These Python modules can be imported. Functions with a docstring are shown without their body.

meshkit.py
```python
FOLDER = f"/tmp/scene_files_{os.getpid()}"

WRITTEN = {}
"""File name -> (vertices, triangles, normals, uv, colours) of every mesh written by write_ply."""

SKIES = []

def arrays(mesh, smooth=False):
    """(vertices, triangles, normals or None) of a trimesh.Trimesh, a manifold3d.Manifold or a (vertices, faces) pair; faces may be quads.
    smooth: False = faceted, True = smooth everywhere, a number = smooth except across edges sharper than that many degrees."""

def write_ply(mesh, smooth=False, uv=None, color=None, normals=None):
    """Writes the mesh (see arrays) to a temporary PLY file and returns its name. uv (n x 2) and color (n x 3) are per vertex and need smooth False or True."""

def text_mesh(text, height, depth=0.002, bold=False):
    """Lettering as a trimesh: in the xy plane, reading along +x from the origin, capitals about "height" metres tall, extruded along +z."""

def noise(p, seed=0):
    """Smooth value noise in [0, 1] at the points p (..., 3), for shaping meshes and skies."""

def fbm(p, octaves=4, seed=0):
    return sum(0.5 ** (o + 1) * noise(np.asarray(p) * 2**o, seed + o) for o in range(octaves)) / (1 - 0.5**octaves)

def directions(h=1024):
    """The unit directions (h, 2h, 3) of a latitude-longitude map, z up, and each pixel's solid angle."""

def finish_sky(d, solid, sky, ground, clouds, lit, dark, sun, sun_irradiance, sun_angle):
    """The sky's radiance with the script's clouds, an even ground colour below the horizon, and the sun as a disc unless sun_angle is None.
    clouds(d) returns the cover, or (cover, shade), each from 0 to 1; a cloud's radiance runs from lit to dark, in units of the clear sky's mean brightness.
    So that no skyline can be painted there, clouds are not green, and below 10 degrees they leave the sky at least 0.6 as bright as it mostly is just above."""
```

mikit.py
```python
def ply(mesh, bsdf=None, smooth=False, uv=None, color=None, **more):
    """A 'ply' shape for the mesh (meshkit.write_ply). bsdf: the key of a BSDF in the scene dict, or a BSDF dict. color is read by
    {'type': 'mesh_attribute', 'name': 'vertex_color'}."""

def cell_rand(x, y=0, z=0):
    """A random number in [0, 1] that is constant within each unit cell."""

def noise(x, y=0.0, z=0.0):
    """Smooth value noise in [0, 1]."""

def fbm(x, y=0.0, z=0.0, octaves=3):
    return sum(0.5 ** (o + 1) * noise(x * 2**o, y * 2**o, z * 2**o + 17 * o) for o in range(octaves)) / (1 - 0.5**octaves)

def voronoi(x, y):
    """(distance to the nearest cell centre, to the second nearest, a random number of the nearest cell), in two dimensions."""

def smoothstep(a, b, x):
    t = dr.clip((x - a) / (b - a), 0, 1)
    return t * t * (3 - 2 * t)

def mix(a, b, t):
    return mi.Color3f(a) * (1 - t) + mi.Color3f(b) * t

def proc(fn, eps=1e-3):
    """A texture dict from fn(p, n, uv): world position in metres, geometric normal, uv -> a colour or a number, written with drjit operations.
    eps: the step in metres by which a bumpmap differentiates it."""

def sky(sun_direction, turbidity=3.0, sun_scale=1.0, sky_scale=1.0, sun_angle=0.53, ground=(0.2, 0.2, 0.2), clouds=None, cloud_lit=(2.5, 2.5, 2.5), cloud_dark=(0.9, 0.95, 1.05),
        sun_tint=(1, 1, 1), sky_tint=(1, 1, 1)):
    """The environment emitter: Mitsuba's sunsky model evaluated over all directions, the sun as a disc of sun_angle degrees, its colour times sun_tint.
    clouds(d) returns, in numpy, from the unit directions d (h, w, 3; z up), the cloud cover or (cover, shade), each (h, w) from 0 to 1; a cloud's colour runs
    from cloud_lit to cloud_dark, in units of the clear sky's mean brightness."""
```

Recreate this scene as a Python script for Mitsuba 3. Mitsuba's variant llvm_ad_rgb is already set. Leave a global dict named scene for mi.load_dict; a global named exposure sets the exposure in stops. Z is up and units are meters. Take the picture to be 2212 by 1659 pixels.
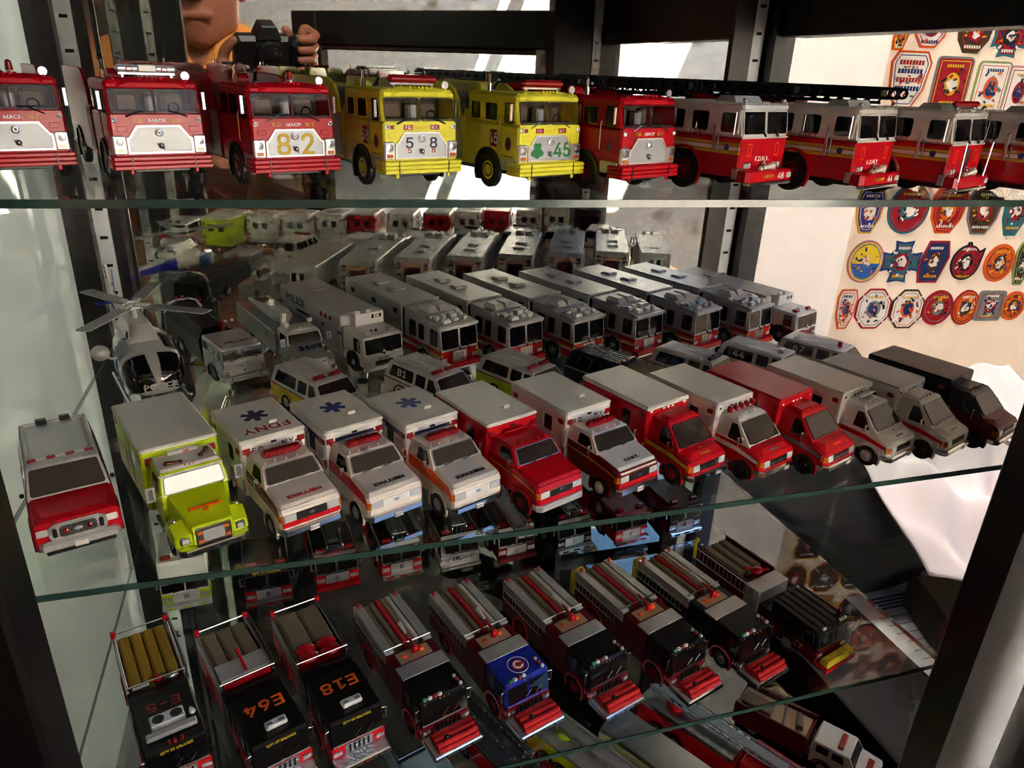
import math, numpy as np, trimesh, mitsuba as mi, mikit, meshkit
import mapbox_earcut, manifold3d
from shapely.geometry import Polygon, Point, box as sbox, LineString
from shapely import affinity
from shapely.ops import unary_union
T = mi.ScalarTransform4f
scene, labels = {}, {}
# ---------------------------------------------------------------- camera, sky, sun, exposure
exposure = 4.42
F_PX, CX, CY = 1575.0, 1106.0, 829.5
def _ray(x, y): return np.array([(x - CX) / F_PX, (y - CY) / F_PX, 1.0])
_vz = _ray(960, 4485); _vz /= np.linalg.norm(_vz)            # vertical direction and depth direction of the cabinet, in the camera's frame
_vy = _ray(590, 115); _vy -= _vz * (_vy @ _vz); _vy /= np.linalg.norm(_vy)
_vx = np.cross(_vz, _vy); _vx = -_vx if _vx[0] < 0 else _vx
CAM_R = np.stack([_vx, _vy, -_vz])
_f, _u = CAM_R @ [0, 0, 1], CAM_R @ [0, -1, 0]
scene['camera_view'] = dict(type='perspective', fov=2 * math.degrees(math.atan(1106 / F_PX)), fov_axis='x', near_clip=0.005, far_clip=100.0,
                            to_world=T().look_at(origin=[0, 0, 0], target=_f.tolist(), up=_u.tolist()))
SUN = np.array([0.40, 1.0, 1.0]); SUN /= np.linalg.norm(SUN)
scene['daylight'] = mikit.sky(SUN.tolist(), turbidity=3.0, sun_scale=4.0, sky_scale=2.0, ground=(0.3, 0.3, 0.28), sun_tint=(.91, 1.0, 1.14))
# glowing ceiling panel added behind the cabinet to brighten the wall there
ADDED_LIGHT_RADIANCE = (3.3, 3.15, 3.0)
# ---------------------------------------------------------------- materials
MATS = set()
def rgb(c): return {'type': 'rgb', 'value': [float(v) for v in c]}
def srgb(h):
    v = np.array([int(h[i:i + 2], 16) for i in (0, 2, 4)]) / 255.0
    return np.where(v <= 0.04045, v / 12.92, ((v + 0.055) / 1.055) ** 2.4).tolist()
def M(name, col, rough=0.4, metal=0.0, coat=0.0, spec=0.5, two=True):
    c = srgb(col) if isinstance(col, str) else col
    b = dict(type='principled', base_color=c if isinstance(c, dict) else rgb(c), roughness=float(rough), metallic=float(metal), specular=float(spec))
    if coat: b.update(clearcoat=float(coat), clearcoat_gloss=0.95)
    scene[name] = dict(type='twosided', bsdf=b) if two else b
    return name
for n, c in dict(red='b80a1c', darkred='7c0810', maroon='5c0a12', crimson='c40a16', yellow='ece23c', lime='b4cc14', white='e6e4de', cream='e9e0d2', silver='9a9c9e', grey='8b8f90',
                 black='0a0a0c', navy='0c1230', blue='1c2c9c', skyblue='3474b8', gold='e0a020', tan='b89c78', orange='d85018', paleblue='9db2c4', brown='5a3a22', green='1e7a34', darkgrey='2c2e30').items():
    M('enamel_' + n, c, 0.32, 0.0, 0.22, .25)
M('print_white', 'f0eee8', .5); M('print_red', 'a01018', .5); M('print_gold', 'c8a828', .5); M('print_black', '101014', .5); M('print_blue', '28327e', .5); M('print_orange', 'e85a14', .5)
M('print_green', '1e7a34', .5); M('print_yellow', 'e8c81c', .5); M('print_grey', '70767a', .5); M('print_pink', 'e0a0a8', .5); M('print_navy', '1c2348', .5)
M('chrome', 'd8d8d8', .10, 1.0); M('steel', 'a8acae', .28, 1.0); M('satin_silver', 'bcbcba', .45, .5)
M('glass_dark', '0b0b0d', .05, 0.0, 0.0, .7); M('glass_smoke', '2a2421', .05, 0.0, 0.0, .7); M('rubber', '0c0c0c', .75); M('plastic_black', '0b0b0d', .35); M('lens_red', '8c0a12', .12, 0, .8)
M('lens_clear', 'c0c4c4', .1, 0, .8); M('lens_amber', 'c86410', .12, 0, .8); M('lens_green', '2a8c6c', .12, 0, .8); M('hose_yellow', '9a7c20', .8); M('hose_tan', '7c7058', .85); M('hose_red', 'b01018', .8)
M('hose_lemon', 'c8b82c', .8)
def _tread(p, n, uv):
    a, b = mi.Float(p.x) * 900, mi.Float(p.y) * 900
    return mi.Float(mikit.smoothstep(0.2, 0.8, mikit.noise(a, b, 3.0)))
scene['diamond_plate'] = dict(type='twosided', bsdf=dict(type='bumpmap', arbitrary=mikit.proc(_tread, 2e-4), scale=0.00025,
                              bsdf=dict(type='principled', base_color=rgb(srgb('b8bab9')), roughness=0.36, metallic=0.6)))
# ---------------------------------------------------------------- mesh helpers (vehicles: millimetres, x = to its image-right, y = rearward, z = up)
def inset(P, c):
    P = np.asarray(P, float); e = np.roll(P, -1, 0) - P; e /= np.linalg.norm(e, axis=1, keepdims=True) + 1e-12
    n = np.stack([-e[:, 1], e[:, 0]], 1); m = n + np.roll(n, 1, 0); d = (m * n).sum(1)
    return P + c * m / np.maximum(d, 0.35)[:, None]
def loft(axis, P, a0, a1, c=0.0):
    P = np.asarray(P, float)
    if ((P[:, 0] * np.roll(P[:, 1], -1)) - np.roll(P[:, 0], -1) * P[:, 1]).sum() < 0: P = P[::-1]
    tri = mapbox_earcut.triangulate_float64(P, np.array([len(P)], np.uint32)).reshape(-1, 3).astype(int)
    n = len(P); rings = [(a0, P), (a1, P)] if c <= 0 else [(a0, inset(P, c)), (a0 + c, P), (a1 - c, P), (a1, inset(P, c))]
    V = []
    for a, q in rings:
        A = np.full(n, a)
        V.append(np.stack({'x': [A, q[:, 0], q[:, 1]], 'y': [q[:, 0], A, q[:, 1]], 'z': [q[:, 0], q[:, 1], A]}[axis], 1))
    i = np.arange(n); j = (i + 1) % n; Fc = []
    for k in range(len(rings) - 1):
        o, p = k * n, (k + 1) * n
        Fc += [np.stack([o + i, o + j, p + j], 1), np.stack([o + i, p + j, p + i], 1)]
    Fc += [tri[:, ::-1], tri + (len(rings) - 1) * n]
    m = trimesh.Trimesh(np.vstack(V), np.vstack(Fc), process=False)
    if m.volume < 0: m.invert()
    return m
def box(x0, x1, y0, y1, z0, z1, c=0.5):
    c = min(c, (x1 - x0) * .45, (y1 - y0) * .45, (z1 - z0) * .45)
    if c < .02: return loft('z', [(x0, y0), (x1, y0), (x1, y1), (x0, y1)], z0, z1)
    return loft('z', [(x0 + c, y0), (x1 - c, y0), (x1, y0 + c), (x1, y1 - c), (x1 - c, y1), (x0 + c, y1), (x0, y1 - c), (x0, y0 + c)], z0, z1, c)
def hull(pts, c=0.0):
    pts = np.asarray(pts, float)
    if c:
        o = np.array([[a, b, d] for a in (-1, 1) for b in (-1, 1) for d in (-1, 1)]) * c * .577
        o = np.vstack([o, np.eye(3) * c, -np.eye(3) * c]); pts = (pts[:, None] + o[None]).reshape(-1, 3)
    return trimesh.convex.convex_hull(pts)
def cyl(p, q, r, r2=None, n=10):
    p, q = np.asarray(p, float), np.asarray(q, float); d = q - p; L = np.linalg.norm(d); d /= L
    a = np.cross(d, [0, 0, 1] if abs(d[2]) < .9 else [1, 0, 0]); a /= np.linalg.norm(a); b = np.cross(d, a); t = np.arange(n) * 2 * np.pi / n
    ring = np.cos(t)[:, None] * a + np.sin(t)[:, None] * b; r2 = r if r2 is None else r2
    V = np.vstack([p + ring * r, q + ring * r2, [p], [q]]); i = np.arange(n); j = (i + 1) % n
    m = trimesh.Trimesh(V, np.vstack([np.stack([i, j, j + n], 1), np.stack([i, j + n, i + n], 1), np.stack([j, i, i * 0 + 2 * n], 1), np.stack([i + n, j + n, i * 0 + 2 * n + 1], 1)]), process=False)
    if m.volume < 0: m.invert()
    return m
def tube(pts, r, n=6): return cat([cyl(a, b, r, n=n) for a, b in zip(pts[:-1], pts[1:])] + [ball(p, r, 1) for p in pts[1:-1]])
def ball(p, r, sub=2, sc=(1, 1, 1)):
    m = trimesh.creation.icosphere(subdivisions=sub, radius=1.0); m.apply_scale(np.asarray(sc) * r); m.apply_translation(p); return m
def lathe(prof, o, axis='x', n=20):
    m = trimesh.creation.revolve(np.asarray(prof, float), sections=n)
    if m.volume < 0: m.invert()
    if axis == 'x': m.apply_transform(trimesh.transformations.rotation_matrix(np.pi / 2, [0, 1, 0]))
    if axis == 'y': m.apply_transform(trimesh.transformations.rotation_matrix(-np.pi / 2, [1, 0, 0]))
    m.apply_translation(o); return m
def cat(ms): return trimesh.util.concatenate([m for m in ms if m is not None])
def mirx(m):
    k = m.copy(); k.vertices[:, 0] *= -1; k.invert(); return k
def both(m): return cat([m, mirx(m)])
class Frame:
    def __init__(s, o, u, v):
        s.o = np.asarray(o, float); s.u = np.asarray(u, float) / np.linalg.norm(u); v = np.asarray(v, float); v = v - s.u * (v @ s.u); s.v = v / np.linalg.norm(v); s.n = np.cross(s.u, s.v)
    def put(s, m):
        m = m.copy(); V = m.vertices.copy(); m.vertices = s.o + V[:, :1] * s.u + V[:, 1:2] * s.v + V[:, 2:] * s.n; return m
    def to(s, P): d = np.asarray(P, float) - s.o; return np.stack([d @ s.u, d @ s.v], -1)
def FRONT(y=0): return Frame((0, y, 0), (1, 0, 0), (0, 0, 1))
def REAR(y): return Frame((0, y, 0), (-1, 0, 0), (0, 0, 1))
def SIDE(s, x): return Frame((s * x, 0, 0), (0, s, 0), (0, 0, 1))      # u runs to the front on the s = -1 side
def TOP(z): return Frame((0, 0, z), (1, 0, 0), (0, 1, 0))
def TOPR(z): return Frame((0, 0, z), (-1, 0, 0), (0, -1, 0))
def ext(g, t0, t1):
    out = []
    for p in getattr(g, 'geoms', [g]):
        if p.is_empty or p.area < 1e-9: continue
        m = trimesh.creation.extrude_polygon(p, t1 - t0, engine='earcut'); m.apply_translation([0, 0, t0]); out.append(m)
    return cat(out)
def rrect(x0, x1, y0, y1, r=0):
    return sbox(x0, y0, x1, y1) if r <= 0 else sbox(x0 + r, y0 + r, x1 - r, y1 - r).buffer(r, quad_segs=3)
def plate(fr, g, t=0.25, t0=-0.2): return fr.put(ext(g, t0, t))
_txt = {}
def text(fr, s, h, at=(0, 0), t=0.2, bold=True, mirror=False, stretch=1.0):
    k = (s, bold)
    if k not in _txt:
        m = meshkit.text_mesh(s, 1.0, 0.01, bold); b = m.bounds; m.apply_translation(-(b[0] + b[1]) / 2); _txt[k] = m
    m = _txt[k].copy(); V = m.vertices; V[:, :2] *= h; V[:, 0] *= stretch; V[:, 2] = (V[:, 2] > 0) * (t + .1) - .1
    if mirror: V[:, 0] *= -1
    V[:, 0] += at[0]; V[:, 1] += at[1]; m.vertices = V
    if mirror: m.invert()
    return fr.put(m)
# ---------------------------------------------------------------- objects
class V:
    """One kind of thing: its parts, each (key under the thing, mesh, material slot, smoothing, label)."""
    def __init__(s): s.parts, s.n = [], {}
    def add(s, name, m, mat, parent='', smooth=False, label=None):
        if isinstance(m, (list, tuple)) and name in ('compartment_door', 'shutter_door', 'rear_door', 'rear_window', 'air_unit', 'hose', 'hose_bundle', 'bumper_hose', 'body_side', 'roof_bar', 'seat', 'cross_bar', 'red_lamp', 'floodlight', 'side_light', 'fan', 'lens', 'roof_light'):
            return [s.add(name, q, mat, parent, smooth, label) for q in m][0]
        m = cat(m) if isinstance(m, (list, tuple)) else m
        base = parent + '__' + name; k = s.n.get(base, 0); s.n[base] = k + 1
        key = base + ('_%03d' % k if k else ''); s.parts.append([key, m, mat, smooth, label, None]); return key
PLY, COUNT, DEF = {}, {}, {}
def fresh(name):
    k = COUNT.get(name, 0); COUNT[name] = k + 1
    return name + ('_%03d' % k if k else '')
def put(v, name, label, category, pos, yaw=0.0, mats={}, group=None, sc=(1, 1, 1), unit=0.001, kind=None, mat4=None):
    root = fresh(name); tw = mat4 if mat4 is not None else T().translate(list(pos)).rotate([0, 0, 1], yaw).scale([float(x) * unit for x in sc])
    for p in v.parts:
        key, m, mat, smooth, lab, ply = p
        if ply is None: p[5] = ply = mikit.ply(m, None, smooth)
        scene[root + key] = {**ply, 'bsdf': {'type': 'ref', 'id': mats.get(mat, DEF.get(mat, mat))}, 'to_world': tw}
        if lab: labels[root + key] = {'label': lab}
    labels[root] = {'label': label, 'category': category, **({'group': group} if group else {}), **({'kind': kind} if kind else {})}
    return root
def solo(name, m, mat, label=None, category=None, smooth=False, kind=None, group=None, raw=False):
    """A thing or a piece of the setting that is one mesh, in metres, world coordinates."""
    key = name if raw else fresh(name)
    scene[key] = mikit.ply(cat(m) if isinstance(m, (list, tuple)) else m, mat, smooth)
    d = {}
    if label: d['label'] = label
    if category: d['category'] = category
    if kind: d['kind'] = kind
    if group: d['group'] = group
    if d: labels[key] = d
    return key
# ---------------------------------------------------------------- the room (setting)
YB, YM, SUNX = -1.90, 0.712, (1.23, 2.24)                    # wall behind the photographer, mirror plane, skylight
ZC, ZF = 1.00, -1.45
def _blotch(p, n, uv):
    x, y, z = mi.Float(p.x), mi.Float(p.y), mi.Float(p.z)
    a = mikit.fbm(x * 4.2 + 3.1, y * 4.2, z * 4.2 + 7.7, 3); b = mikit.fbm(x * 17.0, y * 17.0 + 4.0, z * 17.0, 2)
    t = mikit.smoothstep(0.52, 0.66, a) * mikit.smoothstep(0.34, 0.62, b)
    base = mikit.mix(mi.Color3f(0.80, 0.80, 0.785), mi.Color3f(0.68, 0.65, 0.62), mikit.smoothstep(0.4, 0.7, mikit.fbm(x * 1.7, y * 1.7 + 9, z * 1.7, 2)))
    return mikit.mix(base, mi.Color3f(0.26, 0.17, 0.10), t * 0.75)
M('plaster_stained', mikit.proc(_blotch), .9, spec=.1)
M('wall_paint', 'f4ece2', .85, spec=.2); M('wall_cream', 'efdcc4', .8, spec=.2); M('wall_grey', '98a49c', .8, spec=.2); M('ceiling_paint', 'a49c92', .9, spec=.1)
def _wood(p, n, uv):
    x, y, z = mi.Float(p.x), mi.Float(p.y), mi.Float(p.z)
    g = mikit.fbm(x * 40 + 2 * mikit.noise(x * 3, y * 3, z * 3), y * 6, z * 2.5, 3)
    return mikit.mix(mi.Color3f(0.05, 0.026, 0.014), mi.Color3f(0.12, 0.062, 0.032), g)
M('dark_wood', mikit.proc(_wood), .45)
M('cabinet_black', '08080a', .35, 0, .3); M('cabinet_brown', '2a1c14', .4); M('metal_strip', 'd4d8d8', .5); M('slot_black', '050505', .9)
scene['mirror_silver'] = dict(type='twosided', bsdf=dict(type='conductor', material='Ag', specular_reflectance=rgb((.88, .91, .88))))
scene['pane_glass'] = dict(type='thindielectric', int_ior=1.5, specular_transmittance=rgb((.80, .87, .84)))
scene['clear_glass'] = dict(type='thindielectric', int_ior=1.5)
M('glass_edge', (.022, .055, .045), .12, 0, .6)
def bx(x0, x1, y0, y1, z0, z1, c=0.0): return box(x0 * 1e3, x1 * 1e3, y0 * 1e3, y1 * 1e3, z0 * 1e3, z1 * 1e3, c * 1e3).apply_scale(1e-3)
S = dict(kind='structure', raw=True)
M('floor_dark', '1a1512', .8, spec=.2)
solo('floor', bx(-2.0, 2.7, YB - .1, 2.0, ZF - .05, ZF), 'floor_dark', **S)
solo('wall_back', bx(-2.0, 2.7, YB - .1, YB, ZF, ZC), 'plaster_stained', **S)
solo('wall_right', bx(2.6, 2.7, YB, 2.0, ZF, ZC), 'wall_cream', **S)
solo('wall_left', bx(-2.0, -1.9, YB, 2.0, ZF, ZC), 'dark_wood', **S)
solo('wall_front', bx(-.40, 1.164, 1.30, 1.36, ZF, ZC), 'wall_paint', **S)
solo('wall_pier', bx(-1.9, -.30, .10, 1.36, ZF, ZC), 'wall_grey', **S)
_pw = trimesh.creation.box([1.6, .04, ZC - ZF]); _pw.apply_translation([.72, .02, (ZC + ZF) / 2]); _pw.apply_transform(trimesh.transformations.rotation_matrix(math.radians(-9), [0, 0, 1])); _pw.apply_translation([1.20, 1.34, 0])
solo('wall_patches', _pw, 'wall_cream', **S)
HY = (-1.50, -.26)
solo('ceiling', [bx(-2, 2.7, YB - .1, HY[0], ZC, ZC + .03), bx(-2, 2.7, HY[1], 2.0, ZC, ZC + .03), bx(-2, SUNX[0], HY[0], HY[1], ZC, ZC + .03), bx(SUNX[1], 2.7, HY[0], HY[1], ZC, ZC + .03)], 'ceiling_paint', **S)
solo('window_1', [bx(SUNX[0] + .05, SUNX[0] + .10, HY[0], HY[1], ZC - .01, ZC + .04), bx(SUNX[1] - .03, SUNX[1], HY[0], HY[1], ZC - .01, ZC + .04)], 'dark_wood', **S)
_w2 = trimesh.Trimesh([[.10, 1.06, ZC - .004], [.80, 1.06, ZC - .004], [.80, 1.27, ZC - .004], [.10, 1.27, ZC - .004]], [[0, 2, 1], [0, 3, 2]], process=False)
scene['window_2'] = {**mikit.ply(_w2, 'wall_paint'), 'emitter': {'type': 'area', 'radiance': rgb(ADDED_LIGHT_RADIANCE)}}; labels['window_2'] = {'kind': 'structure'}  # emitting panel added under the ceiling, not a window of the room
solo('added_dark_board_left', bx(-.30, -.292, .55, 1.30, ZF, -1.02), 'dark_wood', **S)  # dark board added to stand for the dark reflection in the left pane
solo('trim_2', bx(-1.9, 2.6, YB, YB + .025, ZF, -1.15), 'dark_wood', **S)  # dark band added to darken the lower mirror view and its bounce light
solo('trim_1', [bx(-1.9, 2.6, YB, YB + .05, .36, .47)], 'dark_wood', **S)
_dm = [bx(-.92, -.40, YB, YB + .05, ZF, .34)]
solo('door_1', _dm, 'dark_wood', **S)
# ---------------------------------------------------------------- the display cabinet
SHELF_Z = dict(top=-.0521, middle=-.2279, third=-.403, fourth=-.578)
cab = 'display_cabinet'; COUNT[cab] = 1
labels[cab] = dict(label='tall black framed display cabinet with mirror back and open door, full of model vehicles', category='display cabinet')
def cpart(name, m, mat, parent='', label=None, smooth=False):
    base = cab + parent + '__' + name; k = COUNT.get(base, 0); COUNT[base] = k + 1; key = base + ('_%03d' % k if k else '')
    scene[key] = mikit.ply(cat(m) if isinstance(m, list) else m, mat, smooth)
    if label: labels[key] = dict(label=label)
    return key[len(cab):]
ZT0, ZB0 = .17, -1.05
cpart('corner_post', [bx(-.20, -.111, .255, .285, ZB0, ZT0, .002)], 'cabinet_black')
cpart('corner_post', [bx(.404, .515, .255, .285, ZB0, ZT0, .002)], 'cabinet_black')
cpart('corner_post', [bx(-.18, -.132, YM - .002, .745, ZB0, ZT0), bx(-.18, -.160, .695, YM, ZB0, ZT0)], 'cabinet_black')
cpart('corner_post', [bx(.463, .515, YM - .002, .745, ZB0, ZT0), bx(.479, .492, .692, YM, ZB0, ZT0)], 'cabinet_black')
cpart('mirror_trim', bx(.441, .463, YM - .004, YM + .01, ZB0, ZT0), 'cabinet_brown', label='brown wooden strip beside the mirror')
cpart('mirror_trim', bx(-.139, -.1355, YM - .003, YM, ZB0, ZT0), 'chrome', label='bright bevelled edge of the mirror')
cpart('back_panel', bx(-.18, .515, YM + .006, .75, ZB0, ZT0), 'cabinet_black')
_mm = trimesh.Trimesh([[-.1355, YM, ZB0], [.441, YM, ZB0], [.441, YM, ZT0], [-.1355, YM, ZT0]], [[0, 1, 2], [0, 2, 3]], process=False)
cpart('mirror', _mm, 'mirror_silver', label='mirror at the back of the cabinet')
cpart('side_rail', bx(.484, .515, .285, .695, .040, ZT0, .001), 'cabinet_black'); cpart('side_rail', bx(-.20, -.176, .285, .695, .055, ZT0, .001), 'cabinet_black')
cpart('top_panel', bx(-.20, .515, .255, .75, ZT0, ZT0 + .03), 'cabinet_black'); cpart('top_rail', bx(-.20, .515, .255, .28, .12, ZT0), 'cabinet_black')
cpart('bottom_panel', bx(-.20, .515, .255, .75, ZB0 - .03, ZB0), 'cabinet_black'); cpart('plinth', bx(-.19, .505, .275, .745, ZF, ZB0 - .03), 'cabinet_black')
_sp = lambda x: trimesh.Trimesh([[x, .285, -.565], [x, .695, -.565], [x, .695, ZT0], [x, .285, ZT0]], [[0, 1, 2], [0, 2, 3]], process=False)
cpart('side_pane', _sp(-.172), 'clear_glass'); cpart('side_pane', _sp(.494), 'clear_glass')
cpart('side_panel', bx(-.180, -.170, .285, .695, ZB0, -.565), 'cabinet_black'); cpart('side_panel', bx(.490, .500, .285, .695, ZB0, -.565), 'cabinet_black')
_slot = None
for (x0, x1, y0, y1, sy) in ((-.160, -.148, .7075, .710, -1), (.463, .4755, .7075, .710, -1), (-.158, -.146, .285, .2875, 1), (.467, .480, .285, .2875, 1)):
    st = cpart('shelf_standard', bx(x0, x1, y0, y1, ZB0, ZT0), 'metal_strip', label='light grey slotted metal shelf strip')
    for k in range(30):
        z = .1245 - .0247 * k - (.0 if x0 < 0 else .008); xm = (x0 + x1) / 2; ys = y0 if sy < 0 else y1
        cpart('slot', bx(xm - .003, xm + .003, min(ys, ys + sy * .0003), max(ys, ys + sy * .0003), z - .0013, z + .0013), 'slot_black', parent=st)
    if x0 > 0 and sy < 0: cpart('screw', cyl((.469, .7076, .088), (.469, .7055, .088), .0032, n=10), 'steel', parent=st)
# the door, swung open on the right-hand post; a light grey bar runs down its hinge side
th = math.radians(46); dd = np.array([-math.cos(th), -math.sin(th)]); dn = np.array([-dd[1], dd[0]]); D0 = np.array([.430, .262])
def dbox(s0, s1, t0, t1, z0, z1):
    m = bx(s0, s1, t0, t1, z0, z1, .002); v = m.vertices.copy(); m.vertices = np.column_stack([D0 + v[:, :1] * dd + v[:, 1:2] * dn, v[:, 2]]); return m
dr_ = cpart('door', [dbox(.002, .02, -.012, .012, ZB0, .13)], 'cabinet_black', label='open door, its frame black')
cpart('top_rail', dbox(.02, .495, -.012, .012, .0300, .085), 'cabinet_black', parent=dr_); cpart('bottom_rail', dbox(.02, .495, -.012, .012, ZB0, -.95), 'cabinet_black', parent=dr_)
cpart('free_stile', dbox(.495, .555, -.012, .012, ZB0, .085), 'cabinet_black', parent=dr_); cpart('frame_lining', [dbox(.487, .495, -.009, .009, -.95, .030), dbox(.02, .487, -.009, .009, .022, .030)], 'cabinet_brown', parent=dr_)
_dp = trimesh.Trimesh([[*(D0 + s * dd), z] for s, z in ((.02, -.95), (.49, -.95), (.49, .025), (.02, .025))], [[0, 1, 2], [0, 2, 3]], process=False)
cpart('pane', _dp, 'clear_glass', parent=dr_)
M('bar_grey', 'c4c8ca', .45)
cpart('grip_bar', cat([cyl((.405, .243, z0), (.405, .243, z1), .0135, n=28) for z0, z1 in ((ZB0 + .05, .03),)]), 'bar_grey', parent=dr_, smooth=40, label='light grey round bar down the door')
# glass shelves
def shelf(name, lab, pts, z):
    key = fresh('glass_shelf'); labels[key] = dict(label=lab, category='shelf')
    P = np.array(pts); m = trimesh.Trimesh(np.column_stack([P, np.full(len(P), z)]), [[0, 1, 2], [0, 2, 3]], process=False)
    scene[key + '__pane'] = mikit.ply(m, 'pane_glass')
    E = []
    for a, b in ((0, 1), (1, 2), (3, 0)):
        p, q = P[a], P[b]; d = (q - p) / np.linalg.norm(q - p); n = np.array([-d[1], d[0]]) * .0006
        E.append(hull([[*r, zz] for r in (p, q, q + n, p + n) for zz in (z - .0034, z - .00002)]))
    scene[key + '__polished_edge'] = mikit.ply(cat(E), 'glass_edge'); labels[key + '__polished_edge'] = dict(label='dark green polished glass edge')
    m2 = m.copy(); m2.vertices[:, 2] -= .0034; return key
shelf('top', 'topmost glass shelf in view, carrying the ten large fire engines', [(-.155, .3275), (.466, .2845), (.466, .700), (-.155, .700)], SHELF_Z['top'])
shelf('middle', 'middle glass shelf carrying ambulances, station wagons and rescue trucks', [(-.152, .3150), (.476, .3080), (.476, .700), (-.152, .700)], SHELF_Z['middle'])
shelf('third', 'lower glass shelf carrying the pumpers with roof numbers and hose beds', [(-.152, .3105), (.452, .3100), (.440, .700), (-.152, .700)], SHELF_Z['third'])
shelf('fourth', 'lowest glass shelf, only its right half glimpsed at the bottom', [(-.152, .3105), (.452, .3100), (.452, .700), (-.152, .700)], SHELF_Z['fourth'])
# ---------------------------------------------------------------- pieces shared by the model vehicles
def qwin(v, pts, m=.6, r=.7, glass='glass_dark', trim=None, tw=.45, name='window', parent='', t=.14):
    fr = Frame(pts[0], np.subtract(pts[1], pts[0]), np.subtract(pts[3], pts[0])); g = Polygon(fr.to(pts)).buffer(-(m + r)).buffer(r, quad_segs=3)
    k = v.add(name, plate(fr, g, t), glass, parent)
    if trim: v.add('frame', plate(fr, g.buffer(tw, quad_segs=2).difference(g), t + .22), trim, k)
    return k
def swin(v, s, x, y0, y1, z0, z1, slant=(0, 0), **k):
    """A side window at x on side s: slant moves the front and rear edges' tops rearward."""
    a = [(s * x, y0, z0), (s * x, y1, z0), (s * x, y1 + slant[1], z1), (s * x, y0 + slant[0], z1)]
    return qwin(v, a if s > 0 else [a[1], a[0], a[3], a[2]], m=k.pop('m', .1), name=k.pop('name', 'side_window'), **k)
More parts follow.
